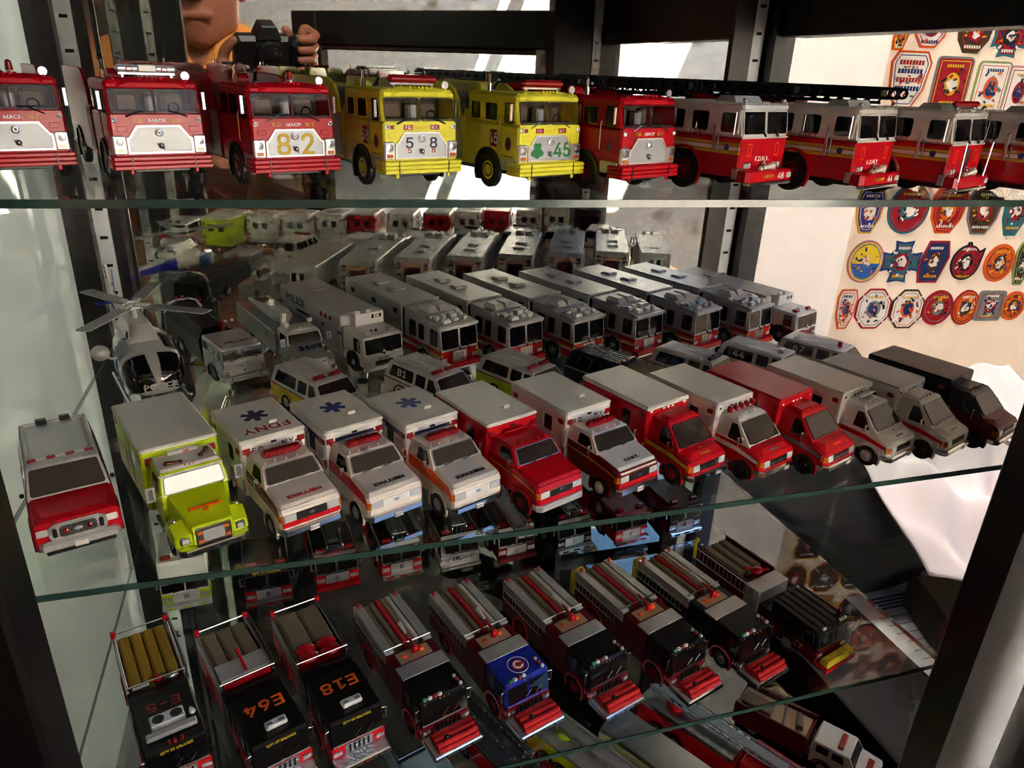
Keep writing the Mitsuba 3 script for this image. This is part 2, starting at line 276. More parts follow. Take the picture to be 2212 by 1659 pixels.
def wheels(v, ys, w, r, hub='hub', wt=3.6, z=None, arch=None, archcol='arch'):
    z = r if z is None else z
    P = [(0.01, -wt / 2), (r * .9, -wt / 2), (r, -wt / 2 + .6), (r, wt / 2 - .6), (r * .9, wt / 2), (r * .64, wt / 2), (r * .6, wt / 2 - .5), (.01, wt / 2 - .5)]
    H = [(.01, wt / 2 - .6), (r * .6, wt / 2 - .55), (r * .52, wt / 2 - .1), (r * .34, wt / 2 - .35), (r * .28, wt / 2 + .2), (r * .1, wt / 2 + .4), (.01, wt / 2 + .42)]
    for y in ys:
        for s in (-1, 1):
            o = (s * (w - wt / 2), y, z); a, b = lathe(P, (0, 0, 0), n=24), lathe(H, (0, 0, 0), n=16)
            if s < 0: a, b = mirx(a), mirx(b)
            a.apply_translation(o); b.apply_translation(o)
            k = v.add('wheel', a, 'rubber', smooth=35); v.add('hub', b, hub, k, smooth=30)
            if arch:
                fr = SIDE(s, w - wt * .5); c = Point(s * y if s > 0 else -y, z)
                cut = sbox(-400, 3.0, 400, 400)
                v.add('wheel_well', plate(SIDE(s, arch), c.buffer(r + 1.1).intersection(cut), .10), 'plastic_black')
                v.add('wheel_arch', plate(SIDE(s, arch), c.buffer(r + 2.4).difference(c.buffer(r + 1.1)).intersection(cut), .9), archcol)
def ladder(v, y0, y1, z, w=9, h=3.4, mat='ladder', z1=None, step=4.0, name='aerial_ladder', x=0, tip=True):
    z1 = z if z1 is None else z1; zz = lambda y: z + (z1 - z) * (y - y0) / (y1 - y0); R = []
    for s in (-1, 1):
        for hh in (0, h): R.append(hull([[x + s * w / 2 + a, y, zz(y) + hh + b] for y in (y0, y1) for a in (-.45, .45) for b in (-.75, .75)]))
    k = v.add(name, R, mat); L = []; n = int((y1 - y0) / step)
    if tip: v.add('inner_section', hull([(x + a, y, zz(y) + b) for y in (y0 + 6, y1 - 2) for a in (-w * .34, w * .34) for b in (h * .12, h * .86)]), mat, k)
    for i in range(n):
        y = y0 + (i + .5) * step; L.append(box(x - w / 2, x + w / 2, y - .25, y + .25, zz(y) - .25, zz(y) + .25, 0))
        for s in (-1, 1):
            L.append(hull([[x + s * w / 2 + a, y + q + e, zz(y + q) + hh] for q, hh in ((0, 0), (step * .9 * (1 if i % 2 else -1), h)) for a in (-.3, .3) for e in (-.6, .6)]))
    v.add('rungs_and_braces', L, mat, k)
    if tip:
        for s in (-1, 1):
            fr = SIDE(s, abs(w / 2) + .4); yy = s * y0 if s > 0 else -y0; c0 = Point(yy - (1.5 if s > 0 else -1.5), zz(y0) + h / 2); g = c0.buffer(h / 2 + .5).difference(c0.buffer(h / 2 - .7))
            m = plate(fr, g, .3, -.6); m.apply_translation([x, 0, 0]); v.add('ladder_tip', m, mat, k)
    return k
def lightbar(v, y, z, w=24, r=1.6, mat='lens_red', ym=None):
    k = v.add('light_bar', box(-w / 2, w / 2, y - r * 1.2, y + r * 1.2, z, z + 2 * r, r * .75), mat)
    v.add('mount', [box(-w / 2 + 1, w / 2 - 1, y - .8, y + .8, z - .9, z, .1), box(-w / 2 + 2, -w / 2 + 3, y - 1, y + 1, z - 2.2, z - .8, .1), box(w / 2 - 3, w / 2 - 2, y - 1, y + 1, z - 2.2, z - .8, .1)], 'chrome', k)
    return k
def beads(v, pts, r, mat, name='marker_lights', sc=(1, 1, 1)): return v.add(name, [ball(p, r, 1, sc) for p in pts], mat, smooth=True)
def mirror_arm(v, s, x, y, z0, z1, mat='chrome', w=1.5):
    k = v.add('side_mirror', box(s * x - w / 2, s * x + w / 2, y - .35, y + .35, z0, z1, .5), mat); v.add('arm', tube([(s * (x - 2.4), y + .6, z0 + .5), (s * x, y + .3, z0 + .8)], .2), 'chrome', k)
    v.add('arm', tube([(s * (x - 2.4), y + .6, z1 - .4), (s * x, y + .3, z1 - .6)], .2), 'chrome', k)
def star(R=5.0, r=1.15):
    return unary_union([affinity.rotate(sbox(-r, -R, r, R), a, origin=(0, 0)) for a in (0, 60, 120)])
# ---------------------------------------------------------------- 1. flat-faced pumper (the red and yellow ones of the top row)
def mack(panel=None, bar=None, spot=True, beacon=False, aerial=None, wiper='metal', sidenum=None, redtag=False, emblem=False, L=122):
    v = V(); w = 18.5
    lo = [(0, 9), (0, 29.3), (42, 29.3), (42, 9)]; up = [(.1, 29.3), (.4, 30), (2.0, 39.2), (1.4, 40), (1.6, 41.2), (3.4, 42.6), (41, 42.6), (42, 42), (42, 29.3)]
    def opening(s):
        a, b = (-w + 1.5, -.35) if s < 0 else (.35, w - 1.5)
        return loft('y', [(a + .6, 30.1), (b - .6, 30.1), (b, 30.7), (b - .2, 38.2), (b - .8, 38.9), (a + .8, 38.9), (a + .2, 38.2), (a, 30.7)], -3, 6)
    shell = trimesh.boolean.difference([loft('x', up, -w + .3, w - .3, 1.3), opening(-1), opening(1), box(-w + 1.6, w - 1.6, 3.2, 15, 29.8, 40.6, .3)], engine='manifold')
    cab = v.add('cab', [loft('x', lo, -w, w, .9), shell], 'paint')
    v.add('interior', [box(-w + 1.7, w - 1.7, 14.4, 14.9, 29.9, 40.4, .1), box(-w + 1.7, w - 1.7, 3.3, 14.6, 40.1, 40.5, .1), box(-w + 1.7, w - 1.7, 1.4, 5, 29.4, 30.6, .3)], 'cab_lining', cab)
    for x_ in (-9, 9): v.add('seat', [box(x_ - 4.5, x_ + 4.5, 11, 14, 29.6, 37.5, 1.2)], 'cab_seat', cab)
    v.add('steering_wheel', lathe([(2.1, -.3), (2.5, 0), (2.1, .3), (1.8, 0), (2.1, -.3)], (0, 0, 0), 'y', 14).apply_translation([8.5, 6.5, 31.6]), 'plastic_black', cab); v.add('console', box(-2, 2.4, 8, 13, 29.6, 36.5, .8), 'roof_grey', cab)
    v.add('visor', hull([(-13, 1.2, 40), (13, 1.2, 40), (-15, 4, 42.2), (15, 4, 42.2), (-9, 0.9, 41.6), (9, .9, 41.6), (-9, 4, 43.2), (9, 4, 43.2)], .4), 'paint', cab)
    beads(v, [(x, 2.0, 43.4) for x in (-4, -2, 0, 2, 4)] + [(-14, 3, 42.6), (14, 3, 42.6)], .75, 'paint' if not redtag else 'paint')
    for s in (-1, 1):
        a, b = (-w + 1.5, -.35) if s < 0 else (.35, w - 1.5)
        qwin(v, [(a, .15, 30.0), (b, .15, 30.0), (b, 1.75, 39.0), (a, 1.75, 39.0)], m=.05, r=.8, glass='clear_glass', trim='plastic_black', tw=.35, name='windshield', t=-.1)
        swin(v, s, w - .25, 4.5, 10.5, 29.8, 38.5, slant=(1.0, 0), r=.9, trim='plastic_black', tw=.3)
        swin(v, s, w - .25, 16.5, 26, 30.5, 38, r=1, trim='trimline', tw=.3); swin(v, s, w - .25, 30, 38, 30.5, 38, r=1, trim='trimline', tw=.3)
        mirror_arm(v, s, w + 1.9, 3.4, 31, 38.5, 'mirror', 1.7)
        v.add('grab_rail', tube([(s * (w + .2), 13, 19), (s * (w + .9), 13, 20), (s * (w + .9), 13, 31), (s * (w + .2), 13, 32)], .28), 'chrome')
        v.add('kick_plate', box(*sorted((s * (w - .3), s * (w + .25))), 1.2, 12.5, 9.3, 14.6, .15), 'satin_silver')
        v.add('door_seam', plate(SIDE(s, w), rrect(*sorted((s * 3.2, s * 12.2)), 15.4, 15.7), .08), 'plastic_black')
        # headlight box: round lamp above an amber one
        hb = v.add('headlight_box', box(*sorted((s * 13.3, s * 18.4)), -.8, 1, 13.6, 21.2, .5), 'chrome_white')
        v.add('headlight', lathe([(.01, 0), (1.75, 0), (1.9, .45), (1.35, .5), (1.2, .15), (.01, .3)], (0, 0, 0), 'z', 16).apply_transform(np.array([[1, 0, 0, s * 15.9], [0, 0, -1, -.8], [0, 1, 0, 18.7], [0, 0, 0, 1]])), 'steel', hb, smooth=30)
        v.add('lamp', plate(FRONT(-.8), rrect(s * 15.9 - 1.5, s * 15.9 + 1.5, 14.4, 15.9, .5), .3), 'lens_amber', hb)
        v.add('marker_lamp', lathe([(.01, 0), (1.1, 0), (1.1, .5), (.7, .6), (.01, .3)], (0, 0, 0), 'z', 12).apply_transform(np.array([[1, 0, 0, s * 16.6], [0, 0, -1, -.05], [0, 1, 0, 27.2], [0, 0, 0, 1]])), 'chrome_white')
        v.add('vent_flap', box(*sorted((s * 12.2, s * 16.0)), -.25, .3, 22.6, 24.8, .15), 'paint')
        # wiper
        if wiper == 'metal': v.add('wiper', tube([(s * 2.2, -.2, 31.2), (s * 8.5, -.2, 31.0), (s * 6.0, -.4, 30.9), (s * 11.5, -.6, 28.2)], .3), 'chrome')
        else: v.add('wiper', tube([(s * 5.2, -.1, 30.8), (s * 8, -.3, 30.3), (s * 12, -.6, 28.6)], .35), 'plastic_black')
    hexa = Polygon([(-13, 13.8), (13, 13.8), (13, 20.2), (12, 20.5), (8.6, 25.2), (-8.6, 25.2), (-12, 20.5), (-13, 20.2)])
    pn = v.add('grille_panel', plate(FRONT(0), hexa, .5), 'panel'); v.add('rim', plate(FRONT(0), hexa.difference(hexa.buffer(-.7)), .85), 'chrome_white', pn)
    v.add('bell', lathe([(.01, 0), (1.6, 0), (1.7, .7), (1.1, .9), (.8, .4), (.01, .8)], (0, 0, 0), 'z', 16).apply_transform(np.array([[1, 0, 0, 0], [0, 0, -1, -.5], [0, 1, 0, 22.2], [0, 0, 0, 1]])), 'chrome_white', pn, smooth=30)
    v.add('cap', [ball((0, -.9, 17), 1.2, 2), tube([(-1.5, -.6, 18.0), (1.2, -.6, 15.4)], .3)], 'steel', pn, smooth=30)
    for s_, c_, x_, z_, h_, st in panel or []: v.add('number' if s_.isdigit() else 'mark', text(FRONT(-.5), s_, h_, (x_, z_), .1, stretch=st), c_, pn)
    v.add('lettering', text(FRONT(-.0), 'MACK', 1.35, (0, 27.0), .12, stretch=1.25), 'print_white' if not redtag else 'print_yellow')
    if redtag:
        for x_, s_ in ((-6.3, 'F.D.'), (7.0, 'N.Y.')):
            k = v.add('name_tag', plate(FRONT(0), rrect(x_ - 2.3, x_ + 2.3, 26.0, 28.1), .1), 'print_red'); v.add('lettering', text(FRONT(-.1), s_, 1.3, (x_, 27.0), .08), 'print_white', k)
        k = v.add('name_tag', plate(FRONT(0), rrect(-15, -13.2, 26.4, 28), .1), 'print_red')
    else:
        v.add('lettering', [text(FRONT(0), 'F.D.', 1.5, (-7.2, 27.0), .12, stretch=1.1), text(FRONT(0), 'N.Y.', 1.5, (7.6, 27.0), .12, stretch=1.1)], 'print_gold')
    # ribbed bumper with two tow eyes
    bp = Polygon([(-20, -1.5), (-19.2, -3.2), (19.2, -3.2), (20, -1.5), (20, 6), (-20, 6)])
    b = v.add('bumper', [loft('z', list(bp.exterior.coords)[:-1], z, z + 1.75, .35) for z in (7.6, 9.45, 11.3)], 'paint'); v.add('core', box(-19, 19, -2.3, 5, 7.8, 12.9, .2), 'paint', b)
    v.add('seam', [box(x - .2, x + .2, -3.35, -2.6, 7.7, 13, 0) for x in (-12.5, 12.5)], 'plastic_black', b)
    [v.add('tow_eye', box(s * 13 - .9, s * 13 + .9, -2.4, -1.2, 5.6, 8, .5), 'paint', b) for s in (-1, 1)]
    # body with raised, round-shouldered side walls
    v.add('body', [box(-w, w, 44, L, 9, 31, .8), box(-w + 1, w - 1, 40, 46, 9, 34, .4)], 'paint')
    side = [(48, 30), (50, 38), (54, 43), (60, 45.4), (70, 46), (L - 2, 46), (L, 45), (L, 30)]
    v.add('hose_bed_side', loft('x', side, -w, -w + 1.6, .3), 'paint'); v.add('hose_bed_side', loft('x', side, w - 1.6, w, .3), 'paint')
    v.add('hose', [box(-15 + 10 * k, -6 + 10 * k, 60, L - 2, 31, 40, 1.2) for k in range(3)], 'hose_tan')
    [v.add('pump_panel', box(*sorted((s * (w - .2), s * (w + .3))), 46, 56, 11, 30, .2), 'satin_silver') for s in (-1, 1)]
    v.add('deck_gun', [cyl((2, 50, 43), (-1, 40, 47.5), .9, .7), ball((2, 50, 42), 1.8, 2), tube([(-3, 48, 40), (-3, 48, 50), (-5, 48, 51)], .35)], 'steel', smooth=30)
    v.add('booster_reel', cyl((-9, 47, 42.8), (-3, 47, 42.8), 3.4, n=16), 'paint', smooth=30)
    v.add('exhaust_stack', [tube([(-13.5, 30, 42), (-13.5, 30, 49.5), (-14.3, 30, 50.6)], .75), cyl((-13.5, 30, 42), (-13.5, 30, 46), 1.05)], 'chrome', smooth=30)
    v.add('tailboard', box(-w, w, L, L + 4, 8, 9.6, .3), 'diamond_plate'); v.add('rear_panel', plate(REAR(L), rrect(-14, 14, 11, 28, .5), .3), 'satin_silver')
    v.add('tail_light', [plate(REAR(L), rrect(s * 16 - 1.2, s * 16 + 1.2, 24, 28, .4), .5) for s in (-1, 1)], 'lens_red')
    wheels(v, (23, 96), 18.8, 8.0, arch=w - .05); v.add('chassis', box(-11, 11, 2, L, 6, 9.5, .2), 'plastic_black')
    if spot: v.add('spotlight', [lathe([(.01, 0), (1.7, 0), (1.8, .7), (1.2, 1.6), (.01, 1.8)], (0, 0, 0), 'z', 16).apply_transform(np.array([[1, 0, 0, 14], [0, 0, 1, 3.0], [0, -1, 0, 44.6], [0, 0, 0, 1]])), cyl((14, 4.2, 42.4), (14, 4.2, 44), .4)], 'chrome_white', smooth=35)
    if bar == 'red': lightbar(v, 8, 45.2)
    if bar == 'clear':
        k = lightbar(v, 8, 45.4, 24, 1.5, 'lens_clear'); v.add('speaker', box(-3.6, 3.6, 5.2, 9.5, 45.6, 48.6, .4), 'enamel_white', k)
        v.add('lamp', [box(a, a + 2.4, 5.9, 9, 46, 47.6, .3) for a in (-8, 5.6)], 'lens_red', k)
    if beacon: k = v.add('beacon', [cyl((3, 9, 44.6), (3, 9, 47.4), 1.5, 1.2, 14), ball((3, 9, 47.4), 1.2)], 'lens_red', smooth=35); v.add('base', cyl((3, 9, 42.4), (3, 9, 44.6), 1.6, 1.5, 14), 'chrome', k)
    for s in (-1, 1):
        if sidenum:
            k = v.add('name_tag', plate(SIDE(s, w), rrect(*sorted((-s * -19 - 2.6, -s * -19 + 2.6)), 19, 26.5), .12), 'print_red'); v.add('number', text(SIDE(s, w + .12), sidenum, 4.6, (s * 19, 22.7), .08), 'print_white', k)
        if emblem:
            c = Point(s * 7.5, 21); k = v.add('door_emblem', plate(SIDE(s, w), affinity.scale(c.buffer(2.6), .85, 1.15), .1), 'print_red'); v.add('centre', plate(SIDE(s, w + .1), affinity.scale(c.buffer(1.6), .9, 1.1), .08), 'print_navy', k)
    if aerial: ladder(v, aerial[0], aerial[1], aerial[2]); v.add('turntable', [cyl((0, 82, 40), (0, 82, aerial[2] - .5), 9, 8, 18), box(-7, 7, 76, 92, aerial[2] - 3, aerial[2] - .4, .5)], 'ladder', smooth=30)
    return v
# ---------------------------------------------------------------- 2. two-tone custom cab aerial truck (right half of the top row)
def custom(num=None, poles=False, chrome_arch=False, bar=False, aerial=(42, 148, 46.5), L=138, text_front='F.D.N.Y.', round_ws=False):
    v = V(); w = 18.3
    v.add('cab', loft('x', [(0, 8.5), (0, 26.6), (50, 26.6), (50, 8.5)], -w, w, .8), 'paint')
    v.add('upper_cab', loft('x', [(.1, 26.6), (.3, 28), (1.8, 38.6), (1.2, 39.4), (1.6, 41), (3, 41.8), (49, 41.8), (50, 41), (50, 26.6)], -w + .2, w - .2, .9), 'upper')
    v.add('belt_trim', box(-w - .05, w + .05, -.3, .3, 26.2, 27.1, .15), 'upper')
    for s in (-1, 1):
        a, b = (-w + 1.1, -.75) if s < 0 else (.75, w - 1.1)
        qwin(v, [(a, .25, 28.2), (b, .25, 28.2), (b, 1.75, 38.2), (a, 1.75, 38.2)], m=.05, r=.7, trim='upper', tw=.4, name='windshield')
        for y0, y1 in ((5.5, 12.5), (21, 30), (36, 44)): swin(v, s, w - .15, y0, y1, 29, 37.2, r=.9, trim='trimline', tw=.35)
        v.add('stripe', plate(SIDE(s, w), rrect(*sorted((s * .6, s * 136)), 22.8, 24.2), .08), 'print_gold'); v.add('stripe', plate(SIDE(s, w), rrect(*sorted((s * .6, s * 136)), 20.7, 22.5), .08), 'print_white'); v.add('stripe', plate(SIDE(s, w), rrect(*sorted((s * .6, s * 136)), 19.0, 20.4), .08), 'print_gold')
        v.add('lettering', text(SIDE(s, w - .2), 'F.D.N.Y.', 2.0, (s * 26, 27.8), .12), 'print_red')
        v.add('grab_rail', box(*sorted((s * (w - .1), s * (w + .6))), 15, 16.6, 19, 32, .2), 'steel'); v.add('grab_rail', tube([(s * (w + .8), 13, 20), (s * (w + .8), 13, 28)], .3), 'plastic_black')
        v.add('grab_rail', tube([(s * (w + .2), 4.2, 27), (s * (w + 1.4), 4.0, 28), (s * (w + 1.4), 4.0, 38), (s * (w + .2), 4.2, 38.5)], .35), 'chrome')
        v.add('step', box(*sorted((s * (w - 4), s * (w + .3))), -.4, 3, 7.6, 13, .3), 'steel')
        k = v.add('headlight_pair', box(*sorted((s * 9.2, s * 14.6)), -.5, .3, 12.6, 15.4, .25), 'chrome'); v.add('headlight', [plate(FRONT(-.5), rrect(s * x - 1, s * x + 1, 12.9, 15.1, .3), .2) for x in (10.5, 13.2)], 'lens_clear', k)
        v.add('wiper', tube([(s * 5 + 2, -.1, 29.8), (s * 5 + 4.5, -.6, 27.2)], .5), 'plastic_black')
        v.add('mark', plate(FRONT(0), rrect(s * 11 - 1.6, s * 11 + 1.6, 18.2, 24, .3).difference(rrect(s * 11 - 1.2, s * 11 + 1.2, 18.6, 23.6)), .08), 'print_orange')
        v.add('compartment_door', [plate(SIDE(s, w), rrect(*sorted((s * a, s * b)), 10, 18.5, .3), .25) for a, b in ((56, 74), (76, 86), (104, 126))], 'paint')
        if poles: v.add('pole', tube([(s * 13 - 3, -6, 5), (s * 15 - 3, -6.2, 28)], .45), 'chrome')
        v.add('emblem', plate(SIDE(s, w), Point(s * 8, 22).buffer(1.5), .12), 'print_blue')
    v.add('front_plate', plate(FRONT(0), rrect(-1.6, 1.6, 20, 24.5, .2), .12), 'paint'); v.add('lettering', text(FRONT(0), text_front, 2.0, (0, 17.0), .12, stretch=1.1), 'print_white')
    if poles: v.add('grille', [plate(FRONT(0), rrect(-3, 3.5, 16.5, 24.5, .4), .4), plate(FRONT(-.4), rrect(-2.4, 2.9, 17.1, 23.9, .3), .1)], 'steel')
    bm = v.add('bumper', loft('z', [(-18.5, -5), (-16.5, -6.5), (16.5, -6.5), (18.5, -5), (18.5, 1), (-18.5, 1)], 6.8, 12.2, .5), 'paint'); v.add('chrome_strip', box(-17, 17, -6.9, -3, 5.4, 6.9, .3), 'chrome', bm)
    if num: v.add('number', text(FRONT(-6.5), num, 3.0, (8.2, 9.5), .12), 'print_white', bm); v.add('lettering', text(FRONT(-6.5), 'LADDER', 1.5, (-1.5, 9.5), .1), 'print_gold', bm)
    v.add('lamp', plate(FRONT(-6.5), rrect(12.5, 16.3, 8.3, 10.8, .5), .4), 'lens_clear', bm)
    v.add('horn', [cyl((-3, -3.6, 13), (3.5, -4.5, 14.2), .8, 1.5), ball((5, -3.5, 13), 1.5), ball((-5, -3.5, 12.8), 1.3)], 'enamel_cream', bm, smooth=30); v.add('bell', [ball((0, -1.8, 14.6), 1.1), tube([(-1, -1, 13), (1.5, -1, 16)], .5)], 'chrome', bm, smooth=30)
    beads(v, [(x, 2.0, 42) for x in (-16, -3, -1, 1, 16)], .55, 'upper', sc=(1, 1, 1.5))
    v.add('roof_unit', [hull([(x - 4, y, 41.6) for x in (-6.5, 6.5) for y in (12, 24)] + [(x + 4, y, 41.6) for x in (-6.5, 6.5) for y in (12, 24)] + [(x + d, y, 44.4) for x in (-6.5, 6.5) for d in (-3, 3) for y in (14, 22)], .3)], 'roof_grey')
    v.add('spotlight', [ball((15.5, 3.5, 43), 1.3, 1), ball((-15.5, 3.5, 43), 1.1, 1)], 'chrome', smooth=True)
    if bar: lightbar(v, 6, 43.6, 26, 1.3)
    v.add('body', box(-w, w, 54, L, 8.5, 26.6, .6), 'paint'); v.add('upper_body', box(-w + .3, w - .3, 54, L - 2, 26.6, 37, .6), 'upper'); v.add('deck', box(-w + 1, w - 1, 50, L - 3, 36.8, 37.4, .1), 'diamond_plate')
    v.add('deck_box', [box(-15, -6, 56, 72, 37.4, 41.5, .5), box(6, 15, 58, 68, 37.4, 40.5, .5)], 'steel'); v.add('rear_panel', plate(REAR(L), rrect(-15, 15, 10, 35, .5), .3), 'satin_silver')
    v.add('tail_light', [plate(REAR(L), rrect(s * 16.4 - 1, s * 16.4 + 1, 12, 20, .4), .5) for s in (-1, 1)], 'lens_red')
    wheels(v, (33, 100, 121), 18.6, 9.4, arch=w - .05, archcol='chrome' if chrome_arch else 'paint'); v.add('chassis', box(-11, 11, 4, L, 5.5, 9, .2), 'plastic_black')
    if aerial:
        k = ladder(v, aerial[0], aerial[1], aerial[2] - .8, 9.5, 4.6); ladder(v, aerial[0] + 10, aerial[1], aerial[2] - 3.4, 12, 3.4, tip=False, name='ladder_section'); v.add('turntable', [cyl((0, 104, 36), (0, 104, aerial[2] - 4), 9, 8, 18), box(-8, 8, 96, 116, aerial[2] - 6.4, aerial[2] - 3, .6)], 'paint', smooth=30)
    return v
# ---------------------------------------------------------------- 3. pickup-nosed ambulance
def ambulance(roof_star=None, roof_text=None, band=None, hood_text=None, front_text=None, front_num=None, bar=True, lower='lower', grille='plastic_black', stripe=None, plate_tag=True, Q=101.0):
    v = V(); w, bw = 16.6, 18.2
    bx_ = v.add('patient_box', box(-bw, bw, 45, Q, 8.5, 40.2, .9), 'box'); v.add('roof', box(-bw - .35, bw + .35, 44.6, Q + .4, 39.8, 42.2, 1.0), 'roof')
    v.add('roof_vent', [hull([(3, 58, 42), (7.5, 58, 42), (3, 63, 42), (7.5, 63, 42), (3.3, 58, 44), (7.2, 58, 44)], .2)], 'roof')
    if roof_star: k = v.add('roof_star', plate(TOP(42.2), affinity.translate(star(7.4, 1.7), 0, Q - 20), .1), roof_star)
    if roof_text: v.add('lettering', text(TOPR(42.2), roof_text, 6.0, (0, -54), .1, stretch=1.2), 'print_red')
    for s in (-1, 1):
        k = v.add('corner_light', [plate(FRONT(45), rrect(s * 15.2 - 2, s * 15.2 + 2, 34.3, 37.3, .2), .6), plate(FRONT(45), rrect(s * 13.6 - 1.8, s * 13.6 + 1.8, 32.9, 35.2, .2), .4)], 'lens_red')
        v.add('side_light', [plate(SIDE(s, bw), rrect(*sorted((s * y0, s * (y0 + 4.5))), 33.5, 36.5, .3), .4) for y0 in (47.5, Q - 8)], 'lens_red')
        v.add('side_window', plate(SIDE(s, bw), rrect(*sorted((s * 58, s * 65)), 25, 34.5, 1), .15), 'glass_dark')
        v.add('compartment_door', [plate(SIDE(s, bw), rrect(*sorted((s * a, s * b)), 11, t, .5), .22) for a, b, t in ((47, 56, 32), (67, 78, 36), (80, Q - 2, 24))], 'box')
        v.add('lower_panel', plate(SIDE(s, bw), rrect(*sorted((s * 45.5, s * (Q - .4))), 9, 19, .2), .12), lower)
        if band: v.add('stripe', plate(SIDE(s, bw), rrect(*sorted((s * 45.2, s * (Q - .2))), 34.0, 37.0), .14), band)
        if stripe: v.add('stripe', plate(SIDE(s, bw), rrect(*sorted((s * 45.2, s * (Q - .2))), 19.4, 21.8), .14), stripe)
    if band: v.add('stripe', plate(FRONT(45), rrect(-12, 12, 34.6, 36.8), .14), band)
    v.add('vent', plate(FRONT(45), rrect(-1.6, 1.6, 37.2, 38.4, .2), .25), 'plastic_black')
    if front_text: v.add('lettering', [text(FRONT(45), front_text[0], 3.0, (-8.6, 35.2), .12), text(FRONT(45), front_text[1], 3.0, (8.4, 35.2), .12)], 'print_black')
    if front_num: v.add('number', text(FRONT(45), front_num, 1.9, (14, 31.2), .12), 'print_black')
    v.add('wind_deflector', hull([(-8, 44.5, 34.4), (8, 44.5, 34.4), (-8, 41, 36.3), (8, 41, 36.3), (-8, 41.2, 36.7), (8, 41.2, 36.7), (-8, 44.9, 35), (8, 44.9, 35)]), 'roof_grey')
    v.add('rear_door', [plate(REAR(Q), rrect(a, b, 11, 35, .6), .25) for a, b in ((-13, -.4), (.4, 13))], 'box'); v.add('rear_window', [plate(REAR(Q + .25), rrect(a, b, 25, 33, .6), .1) for a, b in ((-10, -3), (3, 10))], 'glass_dark')
    v.add('rear_light', [plate(REAR(Q), rrect(s * 15.5 - 1.5, s * 15.5 + 1.5, z, z + 3.4, .4), .4) for s in (-1, 1) for z in (11, 16, 33)], 'lens_red'); v.add('rear_step', box(-16, 16, Q, Q + 4, 8, 9.6, .3), 'steel')
    # cab
    lo = [(0.6, 9), (-.2, 12), (0, 19.5), (1.2, 21.8), (4, 23.2), (20, 26.0), (45, 26.0), (45, 8.5)]
    v.add('cab', loft('x', lo, -w, w, 1.3), 'lowercab')
    hd = hull([(-13.8, .8, 20.4), (13.8, .8, 20.4), (-14.2, 3.4, 23.0), (14.2, 3.4, 23.0), (-15, 20, 26.1), (15, 20, 26.1), (-14, 20, 22), (14, 20, 22), (-12, 2, 20), (12, 2, 20)], .6)
    v.add('hood', hd, 'hood')
    B = dict(f=19.2, z0=25.8, z1=34.2, yt=27.0, wb=15.8, wt=13.6)
    v.add('cab_roof', hull([(s * B['wb'], y, B['z0']) for s in (-1, 1) for y in (B['f'], 45)] + [(s * B['wt'], y, B['z1'] - .4) for s in (-1, 1) for y in (B['yt'] + .3, 45)], .7), 'cabtop')
    f = lambda s, t, q=.72: (s, B['f'] + (B['yt'] - B['f']) * t - q * .72, B['z0'] + (B['z1'] - B['z0']) * t + q * .7)
    qwin(v, [f(-14.6, .08), f(14.6, .08), f(13.0, .88), f(-13.0, .88)], m=.1, r=1.0, glass='glass_smoke', trim='frame', tw=.4, name='windshield')
    v.add('wiper', [hull([f(a, .0, 1.1), f(b, .07, 1.1), f(a, .03, 1.3), f(b, .10, 1.3)], .1) for a, b in ((-9, -3), (3, 9))], 'wiper')
    for s in (-1, 1):
        g = lambda y, t, o=.75: (s * (B['wb'] + (B['wt'] - B['wb']) * t + o), y, B['z0'] + (B['z1'] - B['z0']) * t)
        a = [g(22.5, .08), g(36, .08), g(36, .84), g(28.2, .84)]; qwin(v, a if s > 0 else [a[1], a[0], a[3], a[2]], m=.1, r=.8, name='side_window')
        v.add('side_mirror', [box(*sorted((s * 18.0, s * 20.2)), 23.0, 23.8, 25.5, 30.5, .3), tube([(s * 16.5, 24, 25), (s * 19, 23.6, 26), (s * 17, 24, 22)], .25), tube([(s * 16.8, 23, 20), (s * 19, 23.4, 26)], .22)], 'chrome')
        v.add('headlight', hull([(s * x, y, z) for x in (8.6, 14.6) for y, z in ((-.3, 15.4), (-.1, 18.8), (2, 15.4), (2, 18.8))], .25), 'lens_clear'); v.add('turn_lamp', hull([(s * x, y, z) for x, y in ((15.2, 0), (16.4, 1.2), (16.6, 3)) for z in (15.2, 18.8)], .25), 'lens_amber')
        v.add('side_stripe', plate(SIDE(s, w), Polygon([(s * 1.5, 19.8), (s * 1.5, 16.6), (s * 10, 17.6), (s * 44, 19.0), (s * 44, 25.4), (s * 20, 25.2), (s * 4, 22.2)]), .12), 'sidestripe')
        v.add('side_line', plate(SIDE(s, w + .12), Polygon([(s * 3, 18.2), (s * 22, 20.4), (s * 44, 21), (s * 44, 21.8), (s * 22, 21.4), (s * 3, 19)]), .06), 'sideline')
    gr = v.add('grille', hull([(s * 8, y, z) for s in (-1, 1) for y, z in ((-.4, 14.9), (-.2, 18.9), (2, 14.9), (2, 18.9))], .2), 'grille'); v.add('badge', plate(FRONT(-.65), affinity.scale(Point(0, 17).buffer(1.2), 1.3, .6), .12), 'steel', gr)
    v.add('valance', hull([(s * 15.5, y, z) for s in (-1, 1) for y in (-.2, 3) for z in (12.2, 14.6)], .2), 'valance')
    bm = v.add('bumper', loft('z', [(-17.2, 4), (-17, .5), (-14.5, -2.2), (14.5, -2.2), (17, .5), (17.2, 4), (15, 4), (15, 1.5), (-15, 1.5), (-15, 4)], 7.4, 11.4, .7), 'chrome_bumper'); 
    if plate_tag: k = v.add('licence_plate', box(-2.6, 2.6, -2.7, -2.2, 7.2, 10.2, .1), 'enamel_white', bm); v.add('lettering', text(FRONT(-2.7), '8024', 1.5, (0, 8.7), .08), 'print_grey', k)
